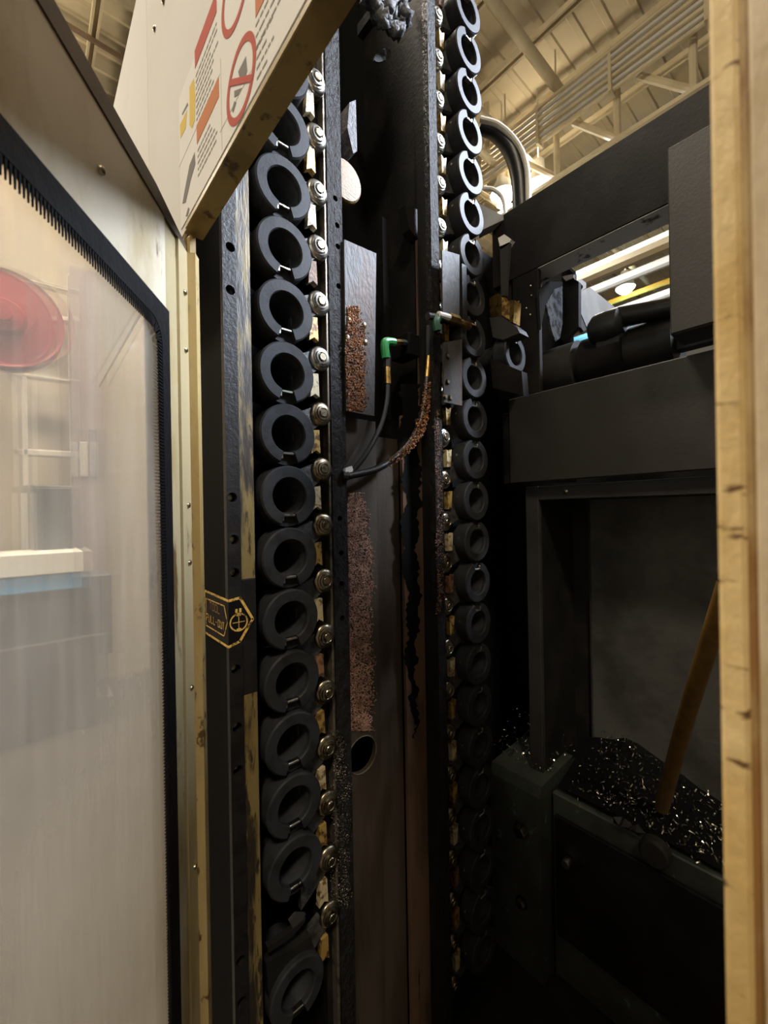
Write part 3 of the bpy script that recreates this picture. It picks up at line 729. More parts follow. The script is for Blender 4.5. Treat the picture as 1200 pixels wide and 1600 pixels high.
# middle panels
xa = .558; xb = ony(590, 900, .805).x; xc = ony(632, 900, .805).x; xd = .893
ho = ony(563, 1180, .805)
plate_holes_y(MB(), xa, xb, 0, ony(560, 655, .805).z, .803, .815, [(ho.x + .004, ho.z, .043)], 28).build('panel_strip', 'panel_grey', col)
MB().box(xa, xd, 1.06, 1.098, 0, TOPZ).build('deep_backing', 'black_matte', col)
MB().box(xb, xc, .822, .835, 0, ony(610, 685, .82).z).build('panel_strip', 'panel_grey', col)
MB().box(xc, xd, .805, .815, 0, ony(660, 655, .805).z).build('panel_strip', 'panel_rust', col)
MB().box(ony(655, 500, .815).x, xd, .815, .825, ony(660, 655, .805).z, ony(660, 378, .815).z).build('panel_strip', 'panel_rust', col)
MB().box(ony(600, 500, .85).x, ony(608, 500, .85).x, .85, .86, ony(600, 655, .85).z, ony(600, 340, .85).z).build('inner_bar', 'black_matte', col)
# tar streak: a ragged black opening line down the rusty panel
rg = random.Random(3)
edge_l = []; edge_r = []
NT = 120
for i in range(NT):
    py = 600 + i * 4.65
    cx = 641 + (py - 600) * .010 + 3 * math.sin(py * .035); w = 13 * max(0.05, 1 - ((py - 760) / 420) ** 2) if py > 760 else 14
    edge_l.append(ony(cx - w + rg.uniform(-3, 3) + 3 * math.sin(py * .09), py, .8035)); edge_r.append(ony(cx + w * .9 + rg.uniform(-3, 3) + 2.5 * math.sin(py * .13), py, .8035))
tb = MB(); n = NT
tb.add(edge_l + edge_r, [(i, n + i, n + i + 1, i + 1) for i in range(n - 1)])
tb.add([p + Vector((0, .0012, 0)) for p in edge_l + edge_r], [(i, i + 1, n + i + 1, n + i) for i in range(n - 1)])
tb.build('tar_streak', 'tar_black', col)
# rim of the round hole
MB().tube([(ho.x + .004 + .044 * math.cos(a), .803, ho.z + .044 * math.sin(a)) for a in [2 * PI * k / 28 for k in range(29)]], .0016, 6, False).build('hole_rim', 'rail_edge', col)
# cover plates
cp = MB().prism([ony(*p, .768) for p in ((538, 374), (588, 396), (585, 650), (541, 642))], (0, .006, 0)).build('cover_plate', 'plate_grey', col)
for p in ((545, 500), (569, 508), (543, 528), (571, 535)):
    q = ony(*p, .768); o = inst(SCREW, cp, q + Vector((0, -.0002, 0)), name='screw'); o.scale = (1.5, 1, 1.7); o.parent = cp
rpz = [ony(*p, .722) for p in ((691, 390), (718, 398), (718, 498), (692, 488))]
cp1 = MB().prism(rpz, (0, .005, 0)).build('cover_plate', 'plate_grey', col); cp1['label'] = 'grey cover plate with ragged left edge'
cp2 = MB().prism([ony(*p, .722) for p in ((693, 535), (722, 530), (722, 634), (694, 628))], (0, .005, 0)).build('cover_plate', 'plate_grey', col)
for p in ((699, 557), (699, 597), (695, 620), (703, 622)):
    o = inst(HEX, cp2, ony(*p, .722), name='bolt'); o.scale = (.6, .6, .6)
MB().box(.93, .95, .727, .80, cp1.matrix_world.translation.z + rpz[2].z, rpz[0].z).build('plate_standoff', 'oily_black', col)
# deposits of rusty chips
def deposit(name, poly, y, n, r0, r1, mt, seed, parent=col):
    rg = random.Random(seed); pts = []
    (x0, y0), (x1, y1) = poly
    for _ in range(n):
        py = rg.uniform(y0, y1); f = (py - y0) / (y1 - y0)
        wl = x0 + 6 * math.sin(py * .05 + seed) * .35; px = rg.uniform(wl, x1 + 1.5 * math.sin(py * .031) + 2 * math.sin(py * .11 + seed) + rg.gauss(0, 3) - (12 * max(0, 1 - f * 3.5)))
        pts.append(ony(px, py, y - rg.uniform(0, .003)))
    o = lumps(MB(), pts, r0, r1, seed).build(name, mt, parent); o['kind'] = 'stuff'; return o
deposit('rusty_chip_layer', ((542, 770), (580, 1142)), .803, 7500, .0012, .0032, 'chip_rust', 1)
deposit('rusty_chip_layer', ((541, 478), (570, 642)), .768, 1700, .0014, .0036, 'chip_orange', 2)
deposit('rusty_chip_layer', ((676, 760), (692, 1120)), .805, 900, .0010, .0022, 'chip_rust', 4)
deposit('grit_layer', ((518, 1140), (546, 1420)), .775, 1300, .0008, .0020, 'rail_edge', 5)
deposit('grit_layer', ((682, 640), (691, 960)), .755, 900, .0008, .0022, 'chip_rust', 6)
# bits at the top of the column
q = ony(604, 14, .79); rg = random.Random(11)
cl = thing('chip_clump', 'crumpled clump of pale grey chips hanging at the top of the column', 'chips', q)
pts = []
for i in range(150):
    py = rg.uniform(-40, 52); w = 40 * (1 - max(0, py) / 62); px = 606 + (py * .25) + rg.uniform(-w, w) * .9
    pts.append(ony(px, py, .79 + rg.uniform(-.02, .02)))
o = lumps(MB(), pts, .014, .030, 11, True).build('chip_mass', 'clump_grey', cl, None, 180); o['kind'] = 'stuff'
MB().box(q.x - .01, q.x + .01, q.y + .01, .90, q.z + .02, q.z + .05).build('hook', 'oily_black', cl)
tag(MB().prism([ony(*p, .845) for p in [(598 + 14 * math.cos(a) * .94 + 9 * math.sin(a) * .34, 86 - 14 * math.cos(a) * .5 + 9 * math.sin(a) * .9) for a in [2 * PI * k / 14 for k in range(14)]]], (0, .005, 0)).build('tag_plate', 'clump_grey'), 'small pale tag plate below the chip clump', 'plate')
tag(MB().prism([ony(*p, .80) for p in ((546, 160), (556, 156), (558, 236), (552, 240), (543, 200))], (0, .05, 0)).build('grey_strip', 'clump_grey'), 'narrow grey strip beside the left guide rail top', 'strip')
c = ony(538, 282, .79)
disc = thing('worn_disc', 'worn tan half disc sticking out behind the left guide rail', 'disc', c)
MB().lathe([(.0001, -.006), (.030, -.006), (.046, -.004), (.049, 0), (.049, .012), (.0001, .012)], c, 'y', 28).build('disc_face', 'tan_disc', disc)
MB().lathe([(.0001, .012), (.02, .012), (.02, .11)], c, 'y', 14).build('stub_axle', 'oily_black', disc)
tag(MB().prism([ony(*p, .82) for p in ((633, 320), (660, 330), (660, 375), (652, 372), (640, 358))], (0, .03, 0)).build('dull_bracket', 'machine_dark'), 'dull grey bracket at the centre top of the column', 'bracket')

# ================================================================== TOOL POTS
P_R, P_r = .0590, .0352
def sleeve_mesh():
    mb = MB(); n = 44; half = math.asin(.0155 / .047)
    a0 = -PI / 2 + half; a1 = -PI / 2 - half + 2 * PI
    prof = [(P_r, .013), (P_r, .0025), (P_r + .002, 0), (P_R - .003, 0), (P_R, .003), (P_R, .013)]
    vs = []; k = len(prof)
    for j in range(n + 1):
        a = a0 + (a1 - a0) * j / n
        for (r, y) in prof: vs.append((r * math.cos(a), y, r * math.sin(a)))
    fs = [(j * k + i, j * k + i + 1, (j + 1) * k + i + 1, (j + 1) * k + i) for j in range(n) for i in range(k - 1)]
    mb.add(vs, fs, True)
    mb.add(vs[:k], [tuple(range(k))]); mb.add(vs[-k:], [tuple(range(k - 1, -1, -1))])
    mb.lathe([(.0001, .112), (.024, .112), (.028, .09), (.0345, .014), (.0352, .013), (P_R, .013), (P_R, .044), (P_R - .004, .047), (.046, .047), (.042, .115), (.0001, .115)], n=40)
    return mesh_of(mb, 'sleeve', 'pot_black')
SLEEVE = sleeve_mesh()
KEY = mesh_of(MB().box(-.0125, .0125, .002, .014, -.040, -.0345, .0015).box(-.0155, -.011, .003, .013, -.048, -.036, .001), 'key', 'steel_bright')
arm = MB()
aa = []
for k in range(9):
    a = math.radians(-60 + 20 * k); aa.append((.096 + .019 * math.cos(a), .060 + .019 * math.sin(a)))
armp = [(.030, -.010), (.052, .004)] + aa[1:] + [(.060, .064), (.030, .052)]
arm.prism([(x, .040, z) for x, z in armp], (0, .012, 0))
ARM = mesh_of(arm, 'link_arm', 'link_cast')
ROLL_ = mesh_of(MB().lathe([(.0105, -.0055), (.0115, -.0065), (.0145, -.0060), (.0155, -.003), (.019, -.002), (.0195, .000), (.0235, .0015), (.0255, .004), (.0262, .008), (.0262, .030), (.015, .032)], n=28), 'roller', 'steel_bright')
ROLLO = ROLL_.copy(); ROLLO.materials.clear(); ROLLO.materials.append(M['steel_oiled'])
RBOLT = mesh_of(MB().lathe([(.0001, -.0085), (.0075, -.0085), (.0088, -.007), (.0088, -.004), (.0112, -.0035), (.0112, 0)], n=14), 'roller_bolt', 'steel_oiled')
BLOCKS = []
for mt in ('block_cream', 'block_gold', 'block_rust'):
    b = MB().prism([(.074, .034, .022), (.090, .034, .024), (.092, .034, -.026), (.082, .034, -.020), (.070, .034, -.028)], (0, .014, 0))
    BLOCKS.append(mesh_of(b, 'spacer_block', mt))
SETS = mesh_of(MB().lathe([(.0001, -.001), (.003, -.001), (.0036, .0005)], axis='x', n=10), 'set_screw', 'steel_oiled')
def pot(x, y, z, flip, label, group, seed, full=True):
    name = 'tool_pot' if full else 'chain_link'
    t = thing(name, label, 'tool pot' if full else 'chain link', (x, y, z), group)
    if flip: t.rotation_euler = (0, PI, 0)
    def part(me, nm, loc=(0, 0, 0), par=t):
        c = bpy.data.objects.new(nm, me); COL.objects.link(c); c.parent = par; c.location = loc; return c
    if full:
        part(SLEEVE, 'sleeve'); part(KEY, 'key')
        if flip:
            part(SETS, 'set_screw', (P_R * .97, .026, -.012)).rotation_euler = (0, 0, PI)
    part(ARM, 'link_arm')
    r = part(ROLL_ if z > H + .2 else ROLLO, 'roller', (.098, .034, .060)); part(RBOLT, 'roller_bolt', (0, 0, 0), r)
    part(BLOCKS[[0, 1, 0, 2, 1, 0, 1][seed % 7]], 'spacer_block')
    return t
zs = [.634 + .12 * 2 - .12 * k for k in range(16)]
LX, LY = .389, .728
for k, z in enumerate(zs):
    if k == 14:
        pot(LX, LY, H + z, False, 'bare chain link without a pot near the bottom of the left chain', None, k, False); continue
    state = 'lit blue grey' if z > .2 else ('dull black' if z > -.45 else 'shadowed black')
    n_ = ORD[k] if k < 14 else 'lowest'
    pot(LX, LY, H + z, False, f'{state} tool pot, {n_} from the top of the left chain' if n_ not in ('topmost', 'lowest') else f'{state} tool pot, {n_} of the left chain' + (', half hidden by the white panel' if k == 0 else ''), 'tool pots on the left chain', k)
RX, RY = 1.003, .744
for k in range(24):
    z = .989 + .48 - .12 * k
    state = 'brightly lit' if z > .75 else ('dull black' if z > -.4 else 'shadowed black')
    lab_ = f'{state} tool pot, topmost of the right chain' if k == 0 else (f'{state} tool pot, lowest of the right chain' if k == 23 else f'{state} tool pot, {ORD[k]} from the top of the right chain')
    pot(RX, RY, H + z, True, lab_, 'tool pots on the right chain', k + 3)
# curved bracket in the empty pot place
br = thing('curved_bracket', 'dark curved bracket lip above the lowest left pot', 'bracket', ony(455, 1460, .735))
pts = [ony(*p, .735) for p in ((418, 1480), (440, 1466), (462, 1449), (478, 1434), (476, 1442), (462, 1458), (440, 1476), (419, 1490))]
MB().prism(pts, (0, .012, 0)).build('lip', 'machine_dark', br)
MB().prism([ony(*p, .74) for p in ((416, 1505), (450, 1488), (486, 1462), (490, 1500), (450, 1512), (420, 1560))], (0, .02, 0)).build('plate', 'oily_black', br)
MB().prism([ony(*p, .737) for p in ((452, 1440), (462, 1428), (478, 1428), (470, 1444), (458, 1452))], (0, .006, 0)).build('tab', 'machine_grey', br)

# the pot swung out to the changer, beside the right chain
sp = atd(806, 553, 1.29)
t = thing('swing_pot', 'tool pot swung out beside the right chain below the brass block', 'tool pot', sp)
t.rotation_euler = (0, PI, 0)
for me, nm in ((SLEEVE, 'sleeve'), (KEY, 'key')):
    c = bpy.data.objects.new(nm, me); COL.objects.link(c); c.parent = t
cap = MB()
cap.add([( (.0605) * math.cos(a), y, (.0605) * math.sin(a)) for y in (.001, .045) for a in [math.radians(-150 + 10 * k) for k in range(11)]], [(k, k + 1, 12 + k, 11 + k) for k in range(10)], True)
o = bpy.data.objects.new('bright_shell', mesh_of(cap, 'bright_shell', 'steel_bright')); COL.objects.link(o); o.parent = t
bk = thing('changer_bracket', 'strap bracket with brass block hanging beside the right chain', 'bracket', atd(785, 450, 1.36))
q0, q1 = 1.06, 1.08
def onb(px, py): return onx(px, py, 1.10)
MB().prism([onb(*p) for p in ((781, 385), (796, 378), (790, 462), (783, 462))], (.012, 0, 0)).build('strap', 'machine_grey', bk)
MB().prism([onb(*p) for p in ((778, 372), (788, 366), (799, 374), (794, 382), (782, 390))], (.02, 0, 0)).build('strap_head', 'white_plastic', bk)
MB().prism([onb(*p) for p in ((764, 466), (778, 458), (784, 462), (783, 494), (766, 494))], (.03, 0, 0)).build('brass_block', 'brass', bk)
MB().prism([onb(*p) for p in ((784, 464), (797, 472), (797, 500), (784, 492))], (.03, 0, 0)).build('brass_web', 'block_gold', bk)
MB().prism([onb(*p) for p in ((797, 469), (804, 469), (802, 504), (796, 503))], (.035, 0, 0)).build('brass_flange', 'brass', bk)
MB().prism([onb(*p) for p in ((765, 496), (784, 494), (808, 512), (812, 520), (786, 531), (770, 527))], (.05, 0, 0)).build('cup', 'machine_grey', bk)
MB().prism([onb(*p) for p in ((766, 560), (815, 580), (818, 618), (770, 606))], (.03, 0, 0)).build('lower_arm', 'machine_dark', bk)

# ================================================================== AIR HOSES AND FITTINGS
h1 = thing('air_hose', 'thin black air hose curving down from the bright green elbow', 'hose', ony(600, 640, .775), 'air hoses on the column')
hp = curve_pts([ony(606, 600, .775), ony(604, 630, .772), ony(594, 668, .768), ony(570, 712, .764), ony(546, 742, .772)], 8)
MB().tube(hp, .0062, 10).build('hose_tube', 'rubber', h1)
a = ony(606, 600, .775); b = ony(605, 574, .775)
MB().tube([a, b], .0085, 12).build('brass_ferrule', 'brass', h1)
MB().tube([b, ony(605, 552, .775)], .0095, 6, True, False).build('connector', 'rubber', h1)
e = curve_pts([ony(603, 560, .775), ony(601, 540, .775), ony(604, 534, .775), ony(616, 535, .775)], 5)
MB().tube(e, [.011] * (len(e) - 6) + [.0105] * 6, 10).build('elbow', 'green_plastic', h1)
MB().tube([ony(614, 535, .776), ony(627, 535, .79)], .008, 6, True, False).build('brass_nut', 'brass', h1)
MB().tube([ony(626, 535, .79), ony(637, 537, .805)], .009, 8).build('adapter', 'rubber', h1)
MB().box(*sorted((ony(634, 540, .80).x, ony(652, 540, .80).x)), .79, .86, ony(640, 556, .80).z, ony(640, 522, .80).z, .002).build('terminal_block', 'black_matte', h1)
h2 = thing('air_hose', 'black air hose crusted with rusty chips sweeping to the left rail', 'hose', ony(640, 690, .775), 'air hoses on the column')
hp2 = curve_pts([ony(667, 590, .775), ony(663, 630, .772), ony(652, 672, .768), ony(628, 706, .764), ony(590, 732, .762), ony(544, 744, .768)], 9)
MB().tube(hp2, .0085, 12).build('hose_tube', 'rubber', h2)
MB().tube([ony(667, 590, .775), ony(670, 556, .775)], .009, 12).build('brass_ferrule', 'brass', h2)
MB().tube([ony(670, 556, .775), ony(671, 510, .77)], [.011, .012], 8, True, False).build('connector', 'rubber', h2)
pts = []; rg = random.Random(21)
for i, p in enumerate(hp2[2:34]):
    f = 1 - abs(i - 15) / 20
    for _ in range(int(34 * max(.25, f))):
        a = rg.uniform(0, 2 * PI); rr = .009 + rg.uniform(0, .010) * f
        pts.append(p + Vector((math.cos(a) * rr * .9 + .003 * f, -abs(math.sin(a)) * rr, rg.uniform(-.006, .006) - .003 * f)))
o = lumps(MB(), pts, .0018, .0046, 22).build('rust_crust', 'chip_orange', h2); o['kind'] = 'stuff'
MB().tube([hp2[-1], hp2[-1] + Vector((-.012, .004, .001))], .0105, 10).build('end_fitting', 'rubber', h2)
tag(MB().prism([ony(*p, .765) for p in ((540, 732), (550, 728), (553, 738), (545, 743), (540, 742))], (0, .010, 0)).build('white_clip', 'white_plastic'), 'small white clip where both hoses meet the left rail', 'clip')
h3 = thing('elbow_fitting', 'dark green elbow fitting with brass nut beside the right chain', 'fitting', ony(690, 500, .715))
e = curve_pts([ony(683, 517, .715), ony(681, 503, .715), ony(686, 495, .715), ony(699, 496, .715)], 5)
MB().tube(e, .011, 10).build('elbow', 'green_dark', h3)
MB().tube([ony(685, 491, .708), ony(702, 496, .708)], .008, 10).build('white_cap', 'white_plastic', h3)
MB().tube([ony(700, 496, .715), ony(716, 501, .715)], .0125, 6, True, False).build('brass_nut', 'brass', h3)
MB().tube([ony(716, 503, .715), ony(733, 510, .715)], .0105, 10).build('brass_end', 'brass', h3)
MB().tube([ony(686, 508, .715), ony(686, 522, .715)], .008, 10).build('grey_stub', 'machine_grey', h3)
MB().tube([ony(668, 494, .72), ony(684, 496, .72)], .009, 10).build('back_stub', 'machine_grey', h3)
MB().tube([ony(683, 500, .72), ony(686, 500, .78)], .006, 8).build('mount_pin', 'oily_black', h3)
# bent hose arching over the beam
bh = thing('bent_hose', 'thick black hose arching from the right chain down behind the dark beam', 'hose', atd(790, 230, 1.5))
bp = curve_pts([atd(752, 196, 1.50), atd(775, 207, 1.5), atd(797, 234, 1.5), atd(810, 275, 1.5), atd(814, 330, 1.5)], 9)
MB().tube(bp, .028, 14).build('hose_tube', 'rubber', bh)
bp2 = curve_pts([atd(750, 186, 1.47), atd(780, 196, 1.47), atd(808, 224, 1.47), atd(823, 262, 1.47), atd(826, 322, 1.47)], 9)
MB().tube(bp2, .0105, 10).build('pale_conduit', 'conduit_cream', bh)
b3 = thing('pale_conduit', 'short pale conduit looping out below the bent black hose', 'conduit', atd(780, 300, 1.5))
MB().tube(curve_pts([atd(755, 294, 1.46), atd(772, 297, 1.46), atd(786, 312, 1.46), atd(790, 345, 1.46)], 7), .0075, 8).build('conduit_tube', 'conduit_cream', b3)
t = thing('chip_ledge', 'pale chip covered ledge at the left end of the dark beam', 'ledge', atd(765, 345, 1.42))
MB().prism([atd(*p, 1.42) for p in ((748, 318), (786, 336), (790, 342), (760, 356), (748, 362))], (.03, .02, 0)).build('ledge_plate', 'light_grey', t)

# ================================================================== MACHINE BODY AT THE RIGHT
XM = 1.25
mb_ = thing('machine_beam', 'long dark painted beam across the top of the machine frame', 'beam', (XM, .3, H + .77))
MB().box(XM, XM + .088, -.8, .845, H + .772, H + 1.010, .003).build('beam_body', 'machine_dark', mb_)
MB().box(XM + .002, XM + .086, -.78, .72, H + .7705, H + .7719).build('underside_plate', 'underside_lit_grey', mb_)  # bounced light under the dark beam put into the pale grey
MB().box(XM + .01, XM + .07, .70, .83, H + .66, H + .772, .003).build('end_block', 'machine_dark', mb_)
bx = thing('machine_cover', 'dark brownish grey cover box hanging in front of the beam at the right', 'cover', (1.15, .1, H + .40))
a = onx(1042, 232, 1.15); b = onx(1056, 522, 1.15)
MB().box(1.15, 1.25, -.6, a.y, b.z, a.z, .003).build('cover_body', 'cover_brown', bx)
MB().box(1.147, 1.15, -.6, a.y - .004, b.z + .004, b.z + .008).build('cover_lip', 'machine_grey', bx)
# left upright
up = thing('machine_upright', 'dark upright plate below the left end of the beam', 'upright', (XM, .72, H + .2))
ya = onx(801, 500, XM).y; yb = onx(842, 500, XM).y
MB().box(XM, XM + .02, yb, ya, H + .375, H + .772, .002).build('plate', 'machine_dark', up)
MB().box(XM + .02, XM + .30, ya - .02, ya, H + .10, H + .772).build('side_plate', 'oily_black', up)
MB().box(XM + .30, XM + .32, .71, ya, H + .10, H + .772).build('rear_plate', 'oily_black', up)
for p in ((829, 447), (830, 462), (822, 482), (828, 492), (810, 472)):
    o = inst(sc_x, up, onx(*p, XM - .0005), name='rivet'); o.scale = (.7, .7, .7)
YG = .665
cg = thing('curved_guard', 'scuffed silver curved guard between the upright and the shaft', 'guard', ony(866, 500, YG))
MB().prism([ony(*p, YG) for p in ((853, 476), (866, 452), (879, 447), (879, 505), (875, 528), (868, 534), (862, 516), (858, 496))], (0, .008, 0)).build('guard_face', 'silver_scale', cg)
MB().prism([ony(*p, YG + .002) for p in ((842, 455), (856, 440), (879, 440), (879, 450), (866, 455), (852, 480), (845, 515))], (0, .008, 0)).build('guard_rim', 'guard_matte', cg)
pk = thing('dark_side_plate', 'dark flat plate right of the curved silver guard', 'plate', onx(890, 480, 1.44))
MB().prism([onx(*p, 1.44) for p in ((878, 400), (897, 425), (897, 436), (904, 440), (904, 510), (880, 534), (876, 530))], (.02, 0, 0)).build('plate_face', 'machine_dark', pk)
MB().prism([onx(*p, 1.432) for p in ((868, 402), (872, 402), (899, 424), (897, 428))], (.008, 0, 0)).build('edge_bar', 'machine_grey', pk)
MB().prism([onx(*p, 1.434) for p in ((878, 432), (896, 428), (896, 434), (884, 439))], (.006, 0, 0)).build('bright_tab', 'light_grey', pk)
YB = .66
wb = thing('grey_bracket', 'pale grey triangular bracket plate in the gap under the beam', 'bracket', ony(930, 490, YB))
MB().prism([ony(*p, YB) for p in ((902, 458), (922, 449), (961, 480), (930, 492), (926, 516), (918, 514), (908, 490))], (0, .010, 0)).build('bracket_face', 'light_grey', wb)
MB().prism([ony(*p, YB + .01) for p in ((894, 440), (908, 436), (916, 442), (916, 450), (900, 458), (900, 492), (894, 478))], (0, .02, 0)).build('bracket_ear', 'light_grey', wb)
MB().prism([ony(*p, YB + .002) for p in ((902, 460), (908, 492), (918, 514), (912, 518), (900, 500), (896, 470))], (0, .012, 0)).build('bracket_rib', 'machine_grey', wb)
MB().tube([ony(906, 449, YB + .004), ony(906, 449, YB + .012)], .010, 12).build('pivot', 'machine_dark', wb)
# shaft and arm
sy = lambda px, py: onx(px, py, 1.42).y
cz = onx(960, 560, 1.42).z
sh = thing('spindle_shaft', 'thick dark stepped shaft lying behind the front cover', 'shaft', (1.42, .4, cz))
yL = sy(858, 570); y2_ = sy(908, 555); y3_ = sy(918, 552); y4_ = sy(986, 540); yR = sy(1060, 520)
MB().lathe([(.0001, yL), (.082, yL), (.088, yL - .006), (.088, y2_), (.06, y2_)], (1.42, 0, cz), 'y', 36).build('collar', 'machine_grey', sh)
MB().lathe([(.07, y2_), (.07, y3_)], (1.42, 0, cz), 'y', 32).build('neck', 'oily_black', sh)
MB().lathe([(.07, y3_), (.083, y3_), (.083, y4_), (.076, y4_)], (1.42, 0, cz), 'y', 36).build('barrel', 'machine_dark', sh)
MB().lathe([(.078, y4_), (.078, yR), (.0001, yR)], (1.42, 0, cz), 'y', 36).build('tail', 'oily_black', sh)
MB().box(1.40, 1.44, yR - .20, yR, cz - .03, cz + .03).build('key_block', 'oily_black', sh)
am = thing('knobbed_lever', 'dark knobbed lever crossing the bright gap above the shaft', 'lever', onx(950, 520, 1.36))
k0 = onx(950, 512, 1.36)
MB().lathe([(.0001, -.05), (.032, -.05), (.046, -.035), (.05, 0), (.046, .035), (.032, .05), (.0001, .05)], k0, 'y', 24).build('knob', 'rubber', am)
MB().box(k0.x - .02, k0.x + .03, k0.y - .045, k0.y + .035, k0.z - .09, k0.z, .008).build('neck_block', 'rubber', am)
MB().tube([k0 + Vector((0, -.03, .02)), onx(1062, 478, 1.36)], [.030, .026], 14).build('rod', 'rubber', am)
# front cover under the shaft
fc = thing('front_cover', 'wide dark flat front cover below the shaft', 'cover', (XM, .3, H + .09))
yc = onx(799, 720, XM).y
MB().box(XM - .012, XM, -.7, yc, H + .088, H + .372, .003).build('cover_face', 'cover_brown', fc)
MB().box(XM, XM + .10, -.7, yc - .01, H + .355, H + .366).build('top_return', 'machine_dark', fc)
MB().box(XM - .004, XM + .006, yc - .001, onx(789, 720, XM).y + .004, H + .088, H + .33, .002).build('end_strip', 'machine_dark', fc)
# recessed pocket
pkx = XM + .02
rc = thing('machine_recess', 'dark recessed pocket with grey frame and oily back wall', 'recess', (pkx, .3, H - .9))
yj0 = onx(823, 900, pkx).y; yj1 = onx(843, 900, pkx).y
MB().box(pkx, pkx + .02, yj1, yj0, H - .93, H + .075, .002).build('frame_side', 'machine_grey', rc)
MB().box(pkx, pkx + .02, -.7, yj1, H + .030, H + .075, .002).build('frame_top', 'machine_grey', rc)
MB().box(pkx + .02, 1.52, -.7, yj1 + .004, H + .030, H + .04).build('soffit', 'oily_black', rc)
MB().box(pkx + .02, 1.52, yj1, yj1 + .006, H - .93, H + .035).build('side_wall', 'oily_black', rc)
yb_ = onx(921, 900, 1.50).y
MB().box(1.50, 1.52, -.7, yb_, H - 1.1, H + .035).build('back_wall', 'back_wall_oily', rc)
MB().box(1.495, 1.50, yb_ - .006, yb_, H - 1.0, H + .03, .001).build('wall_edge', 'machine_grey', rc)
MB().box(1.51, 1.53, yb_, yj1, H - 1.1, H + .035).build('corner_wall', 'oily_black', rc)
o = inst(sc_x, rc, onx(884, 768, pkx - .0005), name='screw'); o.scale = (1.2, 1.4, 1.2)
# black void behind everything inside the machine
vd = struct(thing('wall_machine_inside', 'black inner wall of the machine', 'wall', (1.7, .8, 0)))
MB().box(1.70, 1.72, -.8, 1.15, 0, H + .40).build('inner_wall', 'oily_black', vd)
MB().box(1.08, 1.70, 1.10, 1.12, 0, H + 1.15).build('inner_end_wall', 'black_matte', vd)
MB().box(1.70, 1.72, .79, 1.10, H + .40, H + 1.25).build('spot_block_wall', 'black_matte', vd)  # hidden plate added to keep the spot light off the end wall
MB().box(.22, 1.72, -.8, 1.12, .002, .02).build('sump_floor', 'oily_black', vd)

# bed ledge, blocks and chips
bd = thing('machine_bed', 'dark green worn machine bed ledge below the recess', 'bed', (XM, .2, 0))
zl = H - .90
MB().box(XM + .01, 1.70, -.7, onx(860, 1230, XM).y, .02, zl, .004).build('ledge_body', 'bed_green', bd)
MB().box(XM - .004, XM + .01, -.7, onx(866, 1230, XM).y, H - 1.335, zl - .06, .003).build('apron', 'machine_dark', bd)
blk = thing('bed_block', 'dark green block with sloped worn top left of the bed ledge', 'block', (1.2, .75, 0))
y0_ = onx(845, 1300, 1.2).y; y1_ = onx(768, 1300, 1.2).y
zz = onx(845, 1250, 1.2).z
MB().prism([(1.2, y0_, .02), (1.2, y1_, .02), (1.2, y1_, zz), (1.2, y0_, zz)], (.30, 0, 0)).build('block_body', 'bed_green', blk)
MB().prism([(1.2, y0_, zz), (1.21, y0_, zz + .035), (1.42, y0_, zz + .05), (1.42, y0_, zz)], (0, y1_ - y0_, 0)).build('sloped_top', 'bed_green', blk)
for p, s_ in (((815, 1297), 2.2), ((815, 1410), 1.6)):
    o = inst(HEX, blk, onx(*p, 1.2), (0, 0, -PI / 2), 'bolt'); o.scale = (s_, s_, s_)
kn = thing('threaded_knob', 'dark knob with bright end on the bed apron', 'knob', onx(898, 1338, XM))
c = onx(896, 1336, XM - .004)
MB().lathe([(.0001, -.03), (.022, -.03), (.028, -.02), (.028, -.004), (.036, 0)], c, 'x', 20).build('knob_body', 'machine_dark', kn)
MB().lathe([(.0001, -.055), (.011, -.055), (.013, -.05), (.013, -.03)], c, 'x', 16).build('bright_end', 'steel_bright', kn)
lug = thing('round_lug', 'dull round lug on the edge of the bed ledge', 'lug', onx(1024, 1330, XM))
MB().lathe([(.0001, -.02), (.030, -.02), (.036, -.014), (.036, .01)], onx(1024, 1330, XM - .004), 'x', 24).build('lug_face', 'machine_grey', lug)
for k, p in enumerate(((965, 1282), (980, 1290), (995, 1296))):
    q = onx(*p, XM)
    tag(lumps(MB(), [(0, 0, 0)], .022, .026, 30 + k).build('loose_nugget', 'machine_grey', None, q), ['left', 'middle', 'right'][k] + 'most dull lump of the three on the bed ledge edge', 'lump', 'lumps on the bed ledge')
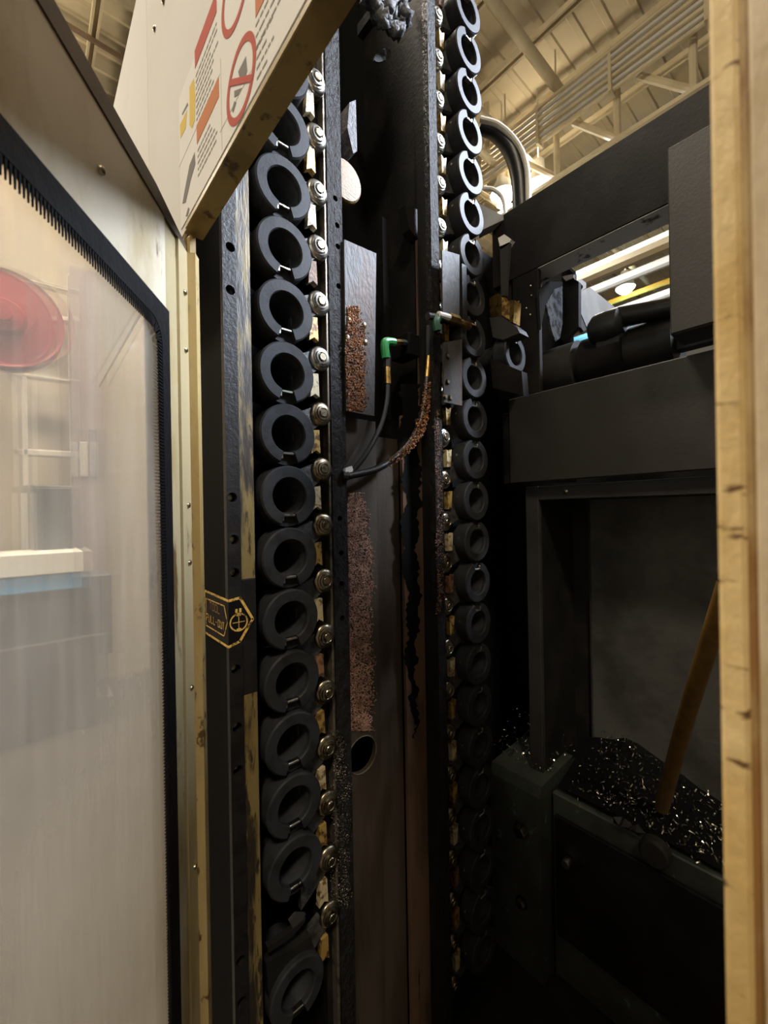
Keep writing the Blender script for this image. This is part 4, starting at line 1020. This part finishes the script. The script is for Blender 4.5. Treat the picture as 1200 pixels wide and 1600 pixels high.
def chips(name, label, n, fn, seed):
    rg = random.Random(seed); mb = MB()
    for _ in range(n):
        p = fn(rg); e = Matrix.Rotation(rg.uniform(0, 6.3), 3, Vector((rg.uniform(-1, 1), rg.uniform(-1, 1), rg.uniform(-1, 1))).normalized())
        L = rg.uniform(.003, .008); w = rg.uniform(.0007, .0018); cv = rg.uniform(.1, .5) * L
        s = [(-L, -w, 0), (-L, w, 0), (-L / 3, -w, cv), (-L / 3, w, cv), (L / 3, -w, cv), (L / 3, w, cv), (L, -w, 0), (L, w, 0)]
        mb.add([p + e @ Vector(v) for v in s], [(0, 2, 3, 1), (2, 4, 5, 3), (4, 6, 7, 5)])
    o = mb.build(name, 'chip_steel'); return tag(o, label, 'chips', None, 'stuff')
def heap1(rg):
    x = rg.uniform(XM + .02, 1.49); y = rg.triangular(-.2, .64, .50)
    return Vector((x, y, zl + .004 + rg.random() * (.03 + .16 * max(0, (x - XM) / .25) * max(0, 1 - abs(y - .52) / .35))))
def heap2(rg):
    x = rg.uniform(1.25, 1.44); y = rg.uniform(y0_ + .0, y1_ + .03)
    return Vector((x, y, zz + .05 + rg.random() * .12 * max(0, (x - 1.22) / .2)))
heap_a = MB()
hv = []; nx_, ny_ = 10, 24
for i in range(nx_ + 1):
    for j in range(ny_ + 1):
        x = XM + .02 + .23 * i / nx_; y = -.3 + .95 * j / ny_
        hv.append((x, y, zl + .001 + (.012 + .13 * (x - XM) / .25 * max(0, 1 - abs(y - .52) / .35)) * random.Random(i * 31 + j).uniform(.9, 1)))
heap_a.add(hv, [(i * (ny_ + 1) + j, (i + 1) * (ny_ + 1) + j, (i + 1) * (ny_ + 1) + j + 1, i * (ny_ + 1) + j + 1) for i in range(nx_) for j in range(ny_)])
tag(heap_a.build('sludge_heap', 'black_matte'), 'black oily sludge heap under the glinting chips', 'sludge', None, 'stuff')
chips('metal_chips', 'glinting metal chips heaped on the bed ledge inside the recess', 2600, heap1, 41)
chips('metal_chips', 'glinting metal chips on the block left of the recess frame', 420, heap2, 42)
# tan rod leaning in the recess
q0 = onx(1140, 905, .95); q1 = onx(1034, 1262, 1.32)
rd = thing('tan_hose', 'tan hose leaning down into the chips beside the near post', 'hose', q1)
MB().tube(curve_pts([q0, q0.lerp(q1, .5) + Vector((0, .004, .0)), q1], 6), .017, 16).build('hose_tube', 'tan_hose', rd)
MB().tube([q0, q0 - (q1 - q0).normalized() * .05], .021, 16).build('hose_cuff', 'machine_dark', rd)
